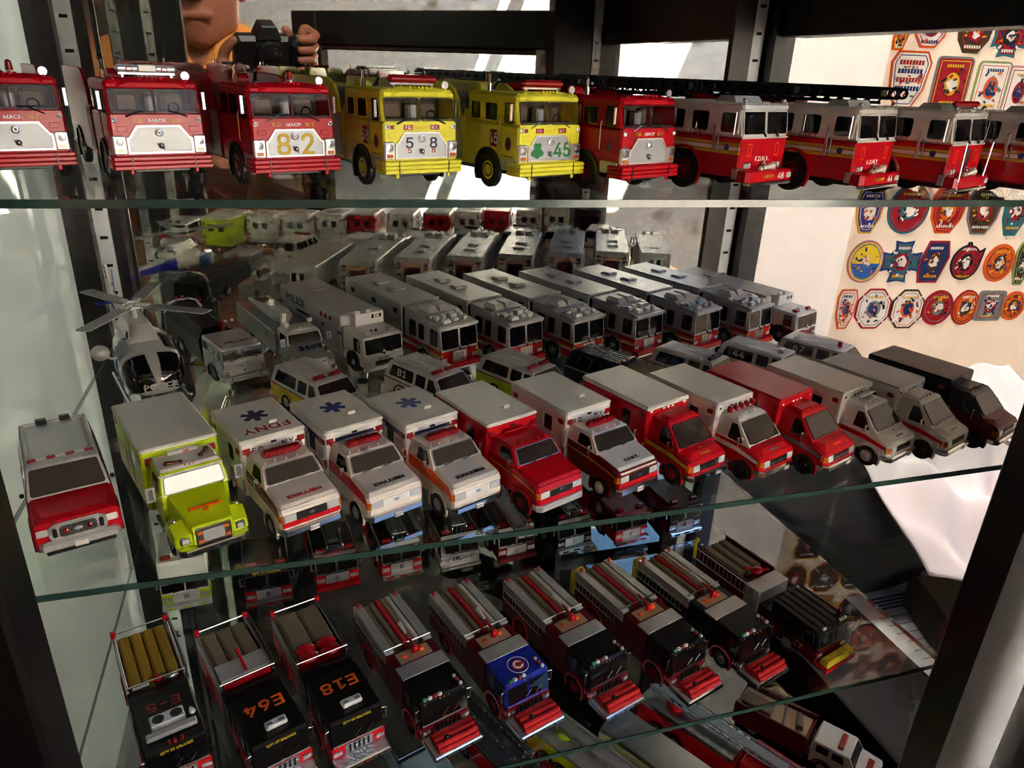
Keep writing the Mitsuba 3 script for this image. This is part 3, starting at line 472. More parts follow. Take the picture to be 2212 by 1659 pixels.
    if hood_text: h = Frame((0, 3.6, 23.9), (1, 0, 0), (0, 16.4, 3.1)); v.add('lettering', text(h, hood_text[0], 2.2, (0, 3.4), .16, mirror=hood_text[2]), hood_text[1])
    if bar:
        k = v.add('light_bar', box(-10.5, 10.5, 32.5, 37.5, 35.0, 38.2, 1.0), 'lens_red'); v.add('ridges', [box(x - .3, x + .3, 32.4, 37.6, 35.2, 38.35, .2) for x in (-7, -3.5, 0, 3.5, 7)], 'lens_red', k)
    v.add('marker_lights', [cyl((x, 28.6, 34.2), (x, 28.9, 36.0), .7, .15, 6) for x in (-11.5, -6, 0, 6, 11.5)], 'markers')
    wheels(v, (14, 82 - (101 - Q) * .6), 17.4, 6.6, arch=w - .2, archcol='lowercab', wt=3.4); v.add('chassis', box(-10, 10, 4, Q - 1, 5, 9, .2), 'plastic_black')
    return v
# ---------------------------------------------------------------- 4. van-nosed ambulance
def van(side_num=None, star_=False, barstyle=None, hoodmark=None, side_c='print_red', vent=False, lid=False):
    v = V(); w, bw = 16.8, 18.2
    v.add('patient_box', box(-bw, bw, 36, 96, 8.5, 42.5 if not lid else 39.6, 1.0), 'box')
    if lid: v.add('roof', box(-bw - .5, bw + .5, 35.2, 96.6, 39.4, 42.6, 1.0), 'roof')
    else: v.add('roof', box(-bw + .1, bw - .1, 36.2, 95.8, 41.2, 42.7, .8), 'roof')
    for s in (-1, 1):
        v.add('side_window', plate(SIDE(s, bw), rrect(*sorted((s * 50, s * 57)), 25, 34.5, 1), .15), 'glass_dark')
        v.add('side_light', [plate(SIDE(s, bw), rrect(*sorted((s * y0, s * (y0 + 4))), 34.5, 37.5, .3), .4) for y0 in (39, 62, 89)], 'lens_red')
        v.add('compartment_door', [plate(SIDE(s, bw), rrect(*sorted((s * a, s * b)), 11, t, .5), .2) for a, b, t in ((38, 47, 33), (59, 72, 38), (74, 94, 24))], 'box')
        v.add('lower_panel', plate(SIDE(s, bw), rrect(*sorted((s * 36.4, s * 95.6)), 9, 15.5, .2), .12), 'lower'); v.add('stripe', plate(SIDE(s, bw), rrect(*sorted((s * 36.4, s * 95.6)), 16, 18.4, .2), .12), 'sidestripe')
        if side_num: v.add('number', text(SIDE(s, bw), side_num, 5, (s * 42.5, 25.5), .12), side_c)
        if star_: v.add('star', plate(SIDE(s, bw), affinity.translate(star(3.4, .9), s * 42.5, 27), .12), 'print_navy')
    v.add('front_marks', [plate(FRONT(36), rrect(a - 1, a + 1, 38.2, 39.3, .2), .2) for a in (-15, -4, 0, 4, 15)], 'boxmark')
    v.add('rear_door', [plate(REAR(96), rrect(a, b, 11, 35, .6), .25) for a, b in ((-13, -.4), (.4, 13))], 'box'); v.add('rear_window', [plate(REAR(96.25), rrect(a, b, 25, 33, .6), .1) for a, b in ((-10, -3), (3, 10))], 'glass_dark')
    v.add('rear_light', [plate(REAR(96), rrect(s * 15.5 - 1.5, s * 15.5 + 1.5, z, z + 3.4, .4), .4) for s in (-1, 1) for z in (11, 16, 34)], 'lens_red'); v.add('rear_step', box(-16, 16, 96, 100, 8, 9.6, .3), 'steel')
    lo = [(.4, 9), (-.1, 12), (.1, 17.6), (1.6, 19.6), (11.5, 23.0), (37, 24), (37, 8.5)]
    v.add('cab', loft('x', lo, -w, w, 1.6), 'lowercab'); v.add('hood', hull([(s * 14.6, 1.6, 18.6) for s in (-1, 1)] + [(s * 15, 11.6, 22.8) for s in (-1, 1)] + [(s * 10, 6, 21.9) for s in (-1, 1)], .7), 'hood')
    B = dict(f=11.2, z0=22.8, z1=35.2, yt=22.5, wb=15.6, wt=13.0)
    v.add('cab_roof', hull([(s * B['wb'], y, B['z0']) for s in (-1, 1) for y in (B['f'], 37)] + [(s * B['wt'], y, B['z1']) for s in (-1, 1) for y in (B['yt'] + 1, 37)] + [(s * 9, y, B['z1'] + 1.6) for s in (-1, 1) for y in (B['yt'] + 4.5, 37)], .8), 'cabtop')
    nz = np.array([0, -(B['z1'] - B['z0']), B['yt'] - B['f']]); nz /= np.linalg.norm(nz)
    f = lambda x, t: tuple(np.array([x, B['f'] + (B['yt'] + .6 - B['f']) * t, B['z0'] + (B['z1'] - B['z0']) * t]) + nz * .85)
    qwin(v, [f(-14.4, .06), f(14.4, .06), f(12.4, .9), f(-12.4, .9)], m=.1, r=1.2, glass='glass_smoke', trim='plastic_black', tw=.3, name='windshield'); v.add('wiper', [hull([f(a, .03), f(b, .10), f(a, .06), f(b, .13)], .2) for a, b in ((-10, -2), (2, 10))], 'plastic_black')
    for s in (-1, 1):
        g = lambda y, t, o=.9: (s * (B['wb'] + (B['wt'] - B['wb']) * t + o), y, B['z0'] + (B['z1'] - B['z0']) * t)
        a = [g(15, .05), g(27, .05), g(26.5, .86), g(22.5, .86)]; qwin(v, a if s > 0 else [a[1], a[0], a[3], a[2]], m=.1, r=.8, name='side_window')
        v.add('side_mirror', [box(*sorted((s * 17.8, s * 20)), 16.6, 17.6, 23.5, 28.0, .4), tube([(s * 16, 18, 24.5), (s * 18.6, 17.2, 25), (s * 18.2, 17.5, 21), (s * 16.8, 18, 20.5)], .3)], 'chrome')
        v.add('headlight', hull([(s * x, y, z) for x in (8.8, 14.0) for y, z in ((-.5, 13.4), (0, 17.0), (2, 13.4), (2, 17))], .3), 'lens_clear'); v.add('turn_lamp', hull([(s * x, y, z) for x, y in ((14.7, -.1), (16.2, 1.0), (16.9, 3)) for z in (13.4, 17.0)], .25), 'lens_amber')
        v.add('side_stripe', plate(SIDE(s, w), Polygon([(s * 3, 15), (s * 20, 17.5), (s * 36, 18), (s * 36, 21), (s * 18, 20.4), (s * 3, 17)]), .12), 'sidestripe')
    gr = v.add('grille', hull([(s * 8.2, y, z) for s in (-1, 1) for y, z in ((-.6, 13.2), (-.2, 16.8), (2, 13.2), (2, 16.8))], .25), 'grille'); v.add('bars', [box(x - .25, x + .25, -1.0, -.6, 13.4, 16.6, .1) for x in (-6.5, -4.3, -2.1, 0, 2.1, 4.3, 6.5)] + [box(-8, 8, -1.05, -.6, 14.8, 15.2, .1)], 'grillebars', gr)
    bm = v.add('bumper', loft('z', [(-17.4, 5), (-17.2, .6), (-14.8, -2.3), (14.8, -2.3), (17.2, .6), (17.4, 5), (15, 5), (15, 1.5), (-15, 1.5), (-15, 5)], 7.2, 11.2, .9), 'chrome_bumper'); v.add('licence_plate', box(5, 9.5, -2.7, -2.2, 7.4, 9.8, .1), 'enamel_white', bm)
    beads(v, [(x, 25.5, 37.2) for x in (-9, -4.5, 0, 4.5, 9)], .6, 'markers', sc=(1, 1.3, .9))
    if hoodmark: h = Frame((0, 1.8, 20.4), (1, 0, 0), (0, 10, 3.4)); v.add('hood_mark', [plate(h, affinity.translate(star(1.8, .7), 0, 5.6), .4, .05), plate(h, rrect(-4.2, 4.2, 1.8, 2.8, .3), .3, .1)], hoodmark)
    if barstyle: k = v.add('roof_lights', [box(x - 1.3, x + 1.3, 30, 33.5, 37, 41, .6) for x in (-11, -5.5, 0, 5.5, 11)], 'lens_red'); v.add('bridge', box(-12, 12, 31, 32.6, 36.4, 38.2, .4), 'lens_clear', k)
    if vent: v.add('wind_deflector', hull([(-9, 35.5, 37.6), (9, 35.5, 37.6), (-9, 29, 40.0), (9, 29, 40.0), (-9, 29.2, 40.5), (9, 29.2, 40.5), (-9, 35.9, 38.2), (9, 35.9, 38.2)]), 'steel')
    wheels(v, (13.5, 76), 17.6, 6.8, arch=w - .2, archcol='lowercab', wt=3.6); v.add('chassis', box(-10, 10, 4, 95, 5, 9, .2), 'plastic_black')
    return v
# ---------------------------------------------------------------- 5. station wagons (a larger one in front, seven behind)
def wagon(W=16, L=86, H=29, num=None, nc='print_white', bar='bar', ribs=True, big=False, door_text=None):
    v = V(); w = W; b = H * .63; hf = b * .9
    v.add('body', loft('x', [(1.2, 5.5), (0, 8), (0, hf - 2.2), (1.4, hf - .4), (24, b), (L - 1, b), (L, b - 1), (L, 7), (L - 2, 5.5)], -w, w, 1.2), 'paint')
    v.add('hood', hull([(s * (w - 2.2), 1.8, hf - .6) for s in (-1, 1)] + [(s * (w - 2), 24, b + .1) for s in (-1, 1)] + [(s * (w - 5), 5, hf + .6) for s in (-1, 1)], .5), 'hood')
    f0, ft, wb, wt = 22.5, 32.0, w - 1.2, w - 3.4
    v.add('roof', hull([(s * wb, y, b - .3) for s in (-1, 1) for y in (f0, L - 1.5)] + [(s * wt, y, H - .8) for s in (-1, 1) for y in (ft, L - 5)] + [(s * (wt - 3), y, H - .2) for s in (-1, 1) for y in (ft + 3, L - 8)], .7), 'roof')
    nz = np.array([0, -(H - b), ft - f0]); nz /= np.linalg.norm(nz); f = lambda x, t: tuple(np.array([x, f0 + (ft - f0) * t, b + (H - .8 - b) * t]) + nz * .78)
    qwin(v, [f(-wb + 1.2, .08), f(wb - 1.2, .08), f(wt - .6, .92), f(-wt + .6, .92)], m=.1, r=1, trim='plastic_black', tw=.25, glass='glass_smoke', name='windshield')
    rw = [(-wb + 1, L - 1.2, b + .6), (wb - 1, L - 1.2, b + .6), (wt - 1, L - 4.2, H - 1.8), (-wt + 1, L - 4.2, H - 1.8)]; rw = [tuple(np.add(p, (0, .75, .4))) for p in rw]; qwin(v, [rw[1], rw[0], rw[3], rw[2]], m=.1, r=.8, name='rear_window')
    for s in (-1, 1):
        g = lambda y, t, o=.78: (s * (wb + (wt - wb) * t + o), y, b + (H - .8 - b) * t)
        for (y0, y1, y2, y3) in ((27.5, 38.5, 38.5, 33.5), (41, 51, 51, 41), (54, L - 6, L - 9, 54)):
            a = [g(y0, .06), g(y1, .06), g(y2, .9), g(y3, .9)]; k = qwin(v, a if s > 0 else [a[1], a[0], a[3], a[2]], m=.1, r=.8, name='side_window')
        if num:
            o = np.array(g(L - 20, .5, .95)); fr = Frame(o, (0, s, 0), np.array(g(L - 20, .9)) - np.array(g(L - 20, .1))); v.add('number', text(fr, num, 5.0, (0, 0), .1, stretch=1.2), nc, k)
        if door_text: v.add('lettering', text(SIDE(s, w), door_text, 2.6, (s * 34, b - 4), .1), 'print_grey')
        v.add('lower_paint', plate(SIDE(s, w), Polygon([(s * 1.5, 7), (s * (L - 1), 7), (s * (L - 1), b - 2.2), (s * 20, b - 3.2), (s * 1.5, hf - 4)]), .1), 'lower'); v.add('side_stripe', plate(SIDE(s, w), Polygon([(s * (L - 1), b - 2.0), (s * (L - 1), b - 1.0), (s * 20, b - 2.0), (s * 2, hf - 2.6), (s * 2, hf - 3.4), (s * 20, b - 2.9)]), .12), 'sidestripe')
        v.add('side_mirror', box(*sorted((s * (w + .2), s * (w + 2.2))), 27, 28.6, b - .2, b + 2.2, .5), 'plastic_black')
        v.add('headlight', hull([(s * x, y, z) for x in (w - 6.5, w - 1.6) for y, z in ((-.2, hf - 6.2), (.3, hf - 2.8), (2, hf - 6.2), (2, hf - 2.8))], .3), 'lens_clear' if not big else 'satin_silver'); v.add('turn_lamp', hull([(s * x, y, z) for x, y in ((w - 1.2, .3), (w + .1, 2.5)) for z in (hf - 6.2, hf - 3)], .25), 'lens_amber')
    if big:
        g_ = v.add('grille', plate(FRONT(-.4), rrect(-12.6, 12.6, 11, 19.8, 3), 1.0), 'chrome_white'); v.add('mesh', plate(FRONT(-1.3), rrect(-8, 8, 12.6, 18.4, 1.6), .2), 'plastic_black', g_); v.add('slot', [plate(FRONT(-1.3), rrect(s * 10 - 1, s * 10 + 1, 13, 18, .9), .2) for s in (-1, 1)], 'plastic_black', g_)
        v.add('wire', [box(-7.8, 7.8, -1.65, -1.45, z - .12, z + .12, 0) for z in np.arange(13.2, 18.4, .9)] + [box(x - .12, x + .12, -1.65, -1.45, 12.8, 18.2, 0) for x in np.arange(-7.2, 7.5, .9)], 'steel', g_)
        v.add('lamp', [lathe([(.01, 0), (1.3, 0), (1.2, .8), (.01, 1.1)], (0, 0, 0), 'z', 12).apply_transform(np.array([[1, 0, 0, s * 5], [0, 0, -1, -1.4], [0, 1, 0, 15.6], [0, 0, 0, 1]])) for s in (-1, 1)], 'lens_red', g_, smooth=35); v.add('badge', plate(FRONT(-1.6), affinity.scale(Point(0, 15.6).buffer(1.6), 1.2, .6), .2), 'lens_clear', g_)
        bm = v.add('bumper', loft('z', [(-w - .2, 8), (-w, 2), (-w + 3, -2.4), (w - 3, -2.4), (w, 2), (w + .2, 8), (w - 3, 8), (-w + 3, 8)], 5.5, 11.2, 1.4), 'satin_silver'); v.add('lower_air_dam', box(-w + 4, w - 4, -2.0, 4, 4.2, 6.0, .3), 'plastic_black', bm); v.add('licence_plate', box(-3, 3, -2.8, -2.3, 6, 8.8, .1), 'enamel_cream', bm)
        h = Frame((0, 2, hf), (1, 0, 0), (0, 22, b - hf)); v.add('lettering', text(h, 'F.D.N.Y.', 1.5, (0, 4.5), .75, stretch=1.5), 'print_white')
        k = v.add('roof_lights', [box(-15 + 8.6 * i, -11.2 + 8.6 * i, 36.5, 39, H - .6, H + 1.4, .4) for i in range(4)], 'lens_red'); v.add('clear_lamps', [box(-11 + 8.6 * i, -6.8 + 8.6 * i, 36.8, 38.8, H - .6, H + 1.0, .3) for i in range(3)], 'enamel_white', k)
        k = v.add('rear_light_bar', box(-14.5, 14.5, L - 10, L - 7, H - .6, H + 1.2, .4), 'enamel_cream'); v.add('black_lamp', [box(x - 2.6, x + 2.6, L - 10.4, L - 6.6, H + .2, H + 2.8, .3) for x in (-5.5, 6)], 'plastic_black', k)
    else:
        v.add('grille', hull([(s * (w - 7), y, z) for s in (-1, 1) for y, z in ((-.4, hf - 6.4), (0, hf - 2.6), (2, hf - 6.4), (2, hf - 2.6))], .2), 'steel'); v.add('bumper', loft('z', [(-w - .1, 5), (-w + .2, .5), (-w + 3, -1.8), (w - 3, -1.8), (w - .2, .5), (w + .1, 5)], 5.6, 9.2, .6), 'chrome')
    if ribs: v.add('roof_ribs', [box(x - .35, x + .35, ft + 6, L - 12, H - .1, H + .85, .2) for x in np.linspace(-wt + 3.4, wt - 3.4, 6)], 'roof')
    if bar == 'bar': v.add('light_bar', [box(-11, -1.5, ft + 4, ft + 7.4, H + .6, H + 3.0, .7), box(1.5, 11, ft + 4, ft + 7.4, H + .6, H + 3.0, .7)], 'lens_red'); v.add('bridge', box(-9, 9, ft + 5, ft + 6.4, H - .2, H + 1.0, .2), 'steel')
    if bar == 'box': v.add('light_bar', box(-4.5, 4.5, ft + 3, ft + 7, H + .2, H + 3.4, .8), 'lens_clear'); v.add('amber_lamp', box(-4, 0, ft + 2.8, ft + 5, H + .6, H + 2.4, .4), 'lens_amber')
    if bar == 'beacon': v.add('beacon', cyl((-2, ft + 6, H - .4), (-2, ft + 6, H + 4.6), 2.0, 1.8, 12), 'lens_red', smooth=35)
    if bar == 'dark': v.add('light_bar', box(-9, 9, ft + 3, ft + 6.4, H + .2, H + 2.8, .7), 'enamel_navy'); v.add('red_lamp', box(-4, -1, ft + 2.8, ft + 6.5, H + .4, H + 3, .4), 'lens_red')
    v.add('roof_rack', [tube([(s * (wt - 1), ft + 10, H - .2), (s * (wt - 1), ft + 11, H + 1), (s * (wt - 1), L - 14, H + 1), (s * (wt - 1), L - 13, H - .2)], .3) for s in (-1, 1)], 'roof')
    v.add('tail_light', [plate(REAR(L), rrect(s * (w - 1.8) - 1, s * (w - 1.8) + 1, b - 7, b - 1.4, .3), .3) for s in (-1, 1)], 'lens_red'); v.add('rear_bumper', box(-w, w, L - .5, L + 2, 5.4, 8.6, .6), 'chrome')
    wheels(v, (15.5, L - 20), w + .3, 6.0 if not big else 7.4, arch=w - .2, wt=3.6, archcol='arch')
    return v
# ---------------------------------------------------------------- 6. long rescue truck with diamond-plate roof
def rescue(plain=False, L=156):
    v = V(); w = 19; zb, zc, zr = 18.6, 40.6, 44.8
    v.add('cab', loft('x', [(0, 6.5), (0, zb), (54, zb), (54, 6.5)], -w, w, 1.0), 'paint')
    v.add('upper_cab', loft('x', [(0, zb), (.4, 22), (2.4, 36.6), (1.4, 37.8), (2.2, 39.6), (4, 40.4), (22, 41.2), (26, 43.6), (54, 43.8), (54, zb)], -w + .2, w - .2, 1.4), 'upper')
    for s in (-1, 1):
        a, b = (-w + 1.6, -.8) if s < 0 else (.8, w - 1.6)
        qwin(v, [(a, .1, 20.4), (b, .1, 20.4), (b, 1.9, 36.0), (a, 1.9, 36.0)], m=.05, r=1.4, trim='bright_trim', tw=.55, name='windshield')
        for y0, y1 in ((4.5, 14), (24, 31), (36, 45)): swin(v, s, w - .15, y0, y1, 22.5, 35.5, r=1, trim='trimline', tw=.3)
        v.add('stripe', plate(SIDE(s, w), rrect(*sorted((s * .6, s * (L - 1)))  , 15.4, 16.5), .1), 'print_gold'); v.add('stripe', plate(SIDE(s, w), rrect(*sorted((s * .6, s * (L - 1))), 13.6, 15.0), .1), 'print_white')
        v.add('headlight_pair', plate(FRONT(0), rrect(*sorted((s * 12.4, s * 17.6)), 10.4, 13.2, .4), .5), 'lens_clear'); v.add('mark', plate(FRONT(0), rrect(*sorted((s * 16.4, s * 18.4)), 14.2, 17.4, .2), .1), 'print_gold')
        mirror_arm(v, s, w + 2, 2.6, 26, 36, 'plastic_black', 1.6); v.add('wiper', tube([(s * 4 + 3, -.2, 21), (s * 4 + 5.5, -.5, 18)], .5), 'plastic_black')
        v.add('shutter_door', [plate(SIDE(s, w + .2), rrect(*sorted((s * a, s * b)), 10, 30, .4), .25) for a, b in ((58, 76), (78, 92), (110, 128), (130, 152))], 'satin_silver')
        v.add('floodlight', [plate(SIDE(s, w + .2), rrect(*sorted((s * a, s * (a + 6))), 35, 39, .4), .5) for a in (64, 100, 138)], 'plastic_black')
    v.add('visor', box(-w + .4, w - .4, -.6, 3.2, 37.4, 39.8, .7), 'bright_trim')
    g = v.add('grille', plate(FRONT(0), rrect(-6.6, 6.6, 7.4, 17.6, .5), .6), 'chrome'); v.add('bars', [box(x - .35, x + .35, -1.0, -.5, 8, 17, .15) for x in np.arange(-5.4, 5.6, 1.8)], 'steel', g)
    bm = v.add('bumper', loft('z', [(-19, -3), (-17.5, -5), (17.5, -5), (19, -3), (19, 1), (-19, 1)], 4.4, 9.6, .5), 'paint'); v.add('chrome_strip', box(-17.6, 17.6, -5.3, -4, 4.2, 5.4, .2), 'chrome', bm)
    if not plain:
        v.add('air_unit', [hull([(x + a, y, 43.6) for a in (-4.6, 4.6) for y in (27, 43)] + [(x + a, y, 47.0) for a in (-3.6, 3.6) for y in (30.5, 41)], .5) for x in (-7, 4.5)], 'upper')
        v.add('roof_light', [hull([(-12, 5, 40.6), (-5, 5, 40.6), (-12, 9.5, 40.6), (-5, 9.5, 40.6), (-11.4, 5.6, 43), (-5.6, 5.6, 43), (-11.4, 9, 43), (-5.6, 9, 43)], .3), box(-2, 3, 5, 9, 41, 43.6, .8)], 'lens_frost'); v.add('siren', [ball((8.5, 6.5, 42.6), 2.3, 2), cyl((8.5, 6.5, 40.4), (8.5, 6.5, 42), 1.6)], 'lens_frost', smooth=35)
        v.add('equipment', [box(-14, -9, 13, 17, 41, 44, .4), box(-7.5, -3, 14, 18, 41, 44.4, .6), box(0, 6, 12.5, 16, 41, 45, .3), box(8, 13, 14, 18, 41, 44, .5), tube([(-15, 20, 42.6), (14, 21, 43.2)], .7), box(-16, -10, 19, 22, 41.4, 43.4, .4), box(10, 15, 19, 23, 41.4, 44.2, .4)], 'lens_frost')
    v.add('body', box(-w - .2, w + .2, 57, L, 8, zb, .5), 'paint'); v.add('upper_body', box(-w - .2, w + .2, 57, L, zb, zr, .8), 'bodyside')
    rf = v.add('roof_plate', box(-w + .6, w - .6, 57.6, L - 1, zr - .1, zr + .25, .1), 'roofplate')
    v.add('corner_cap', [ball((s * (w - 1), y, zr), 1.0, 1) for s in (-1, 1) for y in (58, L - 1.2)], 'chrome', smooth=True)
    for y in (92, 118): k = v.add('roof_hatch', box(-5.5, 7, y, y + 11, zr + .1, zr + 1.6, .4), 'hatch'); v.add('lid', box(-4.2, 5.7, y + 1.3, y + 9.7, zr + 1.5, zr + 2.0, .2), 'hatch', k)
    v.add('gap', box(-w + 1, w - 1, 53.6, 57.2, 8, 42, .2), 'plastic_black')
    k = v.add('rear_door', plate(REAR(L), rrect(-8.5, 8.5, 9, 35, .3), .3), 'rearpanel'); v.add('slat', [box(-8.2, 8.2, L + .2, L + .45, z, z + .9, .05) for z in np.arange(10, 34, 1.5)], 'rearpanel', k)
    v.add('rear_stripe', plate(REAR(L), rrect(-11, 11, 36.4, 38.2, .2), .3), 'print_orange')
    for s in (-1, 1):
        v.add('rear_compartment', plate(REAR(L), rrect(*sorted((s * 10.5, s * 18.2)), 8.6, 40, .4), .25), 'rearside')
        v.add('tail_light', [plate(REAR(L + .25), rrect(*sorted((s * 12, s * 17)), z, z + 3, .6), .35) for z in (12, 19, 33)], 'lens_red'); v.add('vent', [plate(REAR(L + .25), rrect(*sorted((s * 12, s * 17)), z, z + 3, .4), .3) for z in (25.5, 37)], 'plastic_black')
    v.add('rear_step', box(-w, w, L, L + 3, 6.8, 8.4, .3), 'diamond_plate'); wheels(v, (24, 106, 128), w + .2, 8.2, arch=w - .05, archcol='steel'); v.add('chassis', box(-12, 12, 2, L, 5, 8.4, .2), 'plastic_black')
    return v
def flat_rescue(h=1.0):
    """Single-cab rescue body with an air unit over the cab: the grey police one and the white-and-red last one."""
    v = V(); w = 18.5; L = 152
    v.add('cab', loft('x', [(0, 7), (0, 16), (34, 16), (34, 7)], -w, w, 1.0), 'paint'); v.add('upper_cab', loft('x', [(0, 16), (.2, 17), (1.8, 31.6), (3, 32.6), (34, 33.2), (34, 16)], -w + .1, w - .1, 1.4), 'upper')
    qwin(v, [(-w + 1.8, .0, 18.2), (w - 1.8, .0, 18.2), (w - 1.8, 1.6, 30.6), (-w + 1.8, 1.6, 30.6)], m=.05, r=1.4, trim='bright_trim', tw=.6, name='windshield')
    v.add('seat', [box(x - 3, x + 3, .1, .5, 19, 24, .2) for x in (-8, 8)], 'plastic_black')
    for s in (-1, 1):
        swin(v, s, w - .1, 6, 15, 19, 30, r=1, trim='trimline', tw=.3); mirror_arm(v, s, w + 2, 5, 21, 30, 'chrome', 1.6); v.add('wiper', tube([(s * 4, -.3, 18.6), (s * 4 + 5, -.5, 17.2)], .45), 'plastic_black')
        v.add('headlight_pair', plate(FRONT(0), rrect(*sorted((s * 12, s * 17.4)), 9.4, 12.2, .4), .5), 'lens_clear'); [v.add('compartment', plate(SIDE(s, w + .2), rrect(*sorted((s * a, s * b)), 11, 30, .4), .22), 'bodyside') for a, b in ((42, 66), (70, 92), (118, 146))]
        v.add('stripe', plate(SIDE(s, w + .2), rrect(*sorted((s * 37, s * (L - 2))), 26, 28.5, .1), .14), 'sidestripe'); v.add('lettering', text(SIDE(s, w + .2), 'POLICE', 6.0, (s * 120, 35.5), .14, stretch=1.2), 'lettercol')
        v.add('vent', [plate(SIDE(s, w + .2), rrect(*sorted((s * y, s * (y + 4))), 34, 38, .2), .25) for y in (52, 60, 68)], 'lens_red'); v.add('tail_light', plate(REAR(L), rrect(*sorted((s * 13, s * 17)), 10, 22, .6), .4), 'lens_red')
    v.add('crest', plate(FRONT(0), Polygon([(-5.5, 15), (5.5, 15), (1.6, 18.6), (0, 21), (-1.6, 18.6)]), .5), 'upper'); v.add('emblem', plate(FRONT(-.5), affinity.scale(Point(0, 17.4).buffer(1.1), .8, 1.2), .15), 'plastic_black')
    v.add('lettering', text(FRONT(-.0), 'NYPD', 1.9, (0, 13.4), .15, stretch=1.4), 'lettercol'); v.add('grille', plate(FRONT(0), rrect(-8, 8, 8, 11.6, .4), .4), 'plastic_black'); v.add('bumper', box(-18.8, 18.8, -3, 1, 4.4, 8.0, .5), 'upper')
    au = v.add('air_unit', box(-9, w - 1, 29, 37.5, 33, 43.6, .5), 'upper'); v.add('panel_vent', [plate(FRONT(29), rrect(6, 8, 38, 41.4, .5), .2), plate(FRONT(29), rrect(13, 15, 38, 41.4, .5), .2), plate(FRONT(29), rrect(9.4, 12, 38.4, 41, .2).difference(rrect(9.8, 11.6, 38.8, 40.6)), .2)], 'plastic_black', au)
    v.add('floodlight', [box(-8, -3.4, 30, 33, 42.5, 46, .4), box(2.4, 7, 30, 33, 42.5, 46, .4)], 'upper'); v.add('lens', [plate(FRONT(30), rrect(-7.2, -4.2, 43.2, 45.4, .2), .2), plate(FRONT(30), rrect(3.2, 6.2, 43.2, 45.4, .2), .2)], 'lens_clear')
    beads(v, [(-9, 12, 33.6), (-4.5, 12, 33.6), (0, 12, 33.6)], 1.2, 'roofbeads'); v.add('red_lamp', [box(-13, -7, 6, 9.5, 33, 35.6, .6), box(7, 13, 6, 9.5, 33, 35.6, .6)], 'roofred')
    v.add('body', box(-w - .2, w + .2, 37, L, 8, 42.6, .9), 'bodyside'); v.add('roof_plate', box(-w + .5, w - .5, 37.6, L - .6, 42.5, 43, .2), 'roofplate'); v.add('roof_hatch', box(-6, 6, 112, 124, 42.9, 43.8, .3), 'roofplate')
    v.add('lower_body', box(-w - .3, w + .3, 36.8, L - .5, 7.8, 12, .4), 'paint'); v.add('rear_door', [plate(REAR(L), rrect(a, b, 12, 38, .4), .25) for a, b in ((-8, -.4), (.4, 8))], 'upper'); v.add('rear_window', [plate(REAR(L + .25), rrect(a, b, 26, 35, .6), .1) for a, b in ((-6.8, -1.8), (1.8, 6.8))], 'glass_dark')
    wheels(v, (17, 104, 124), w + .3, 8.0, arch=w + .1); v.add('chassis', box(-12, 12, 2, L, 5, 8.4, .2), 'plastic_black'); return v
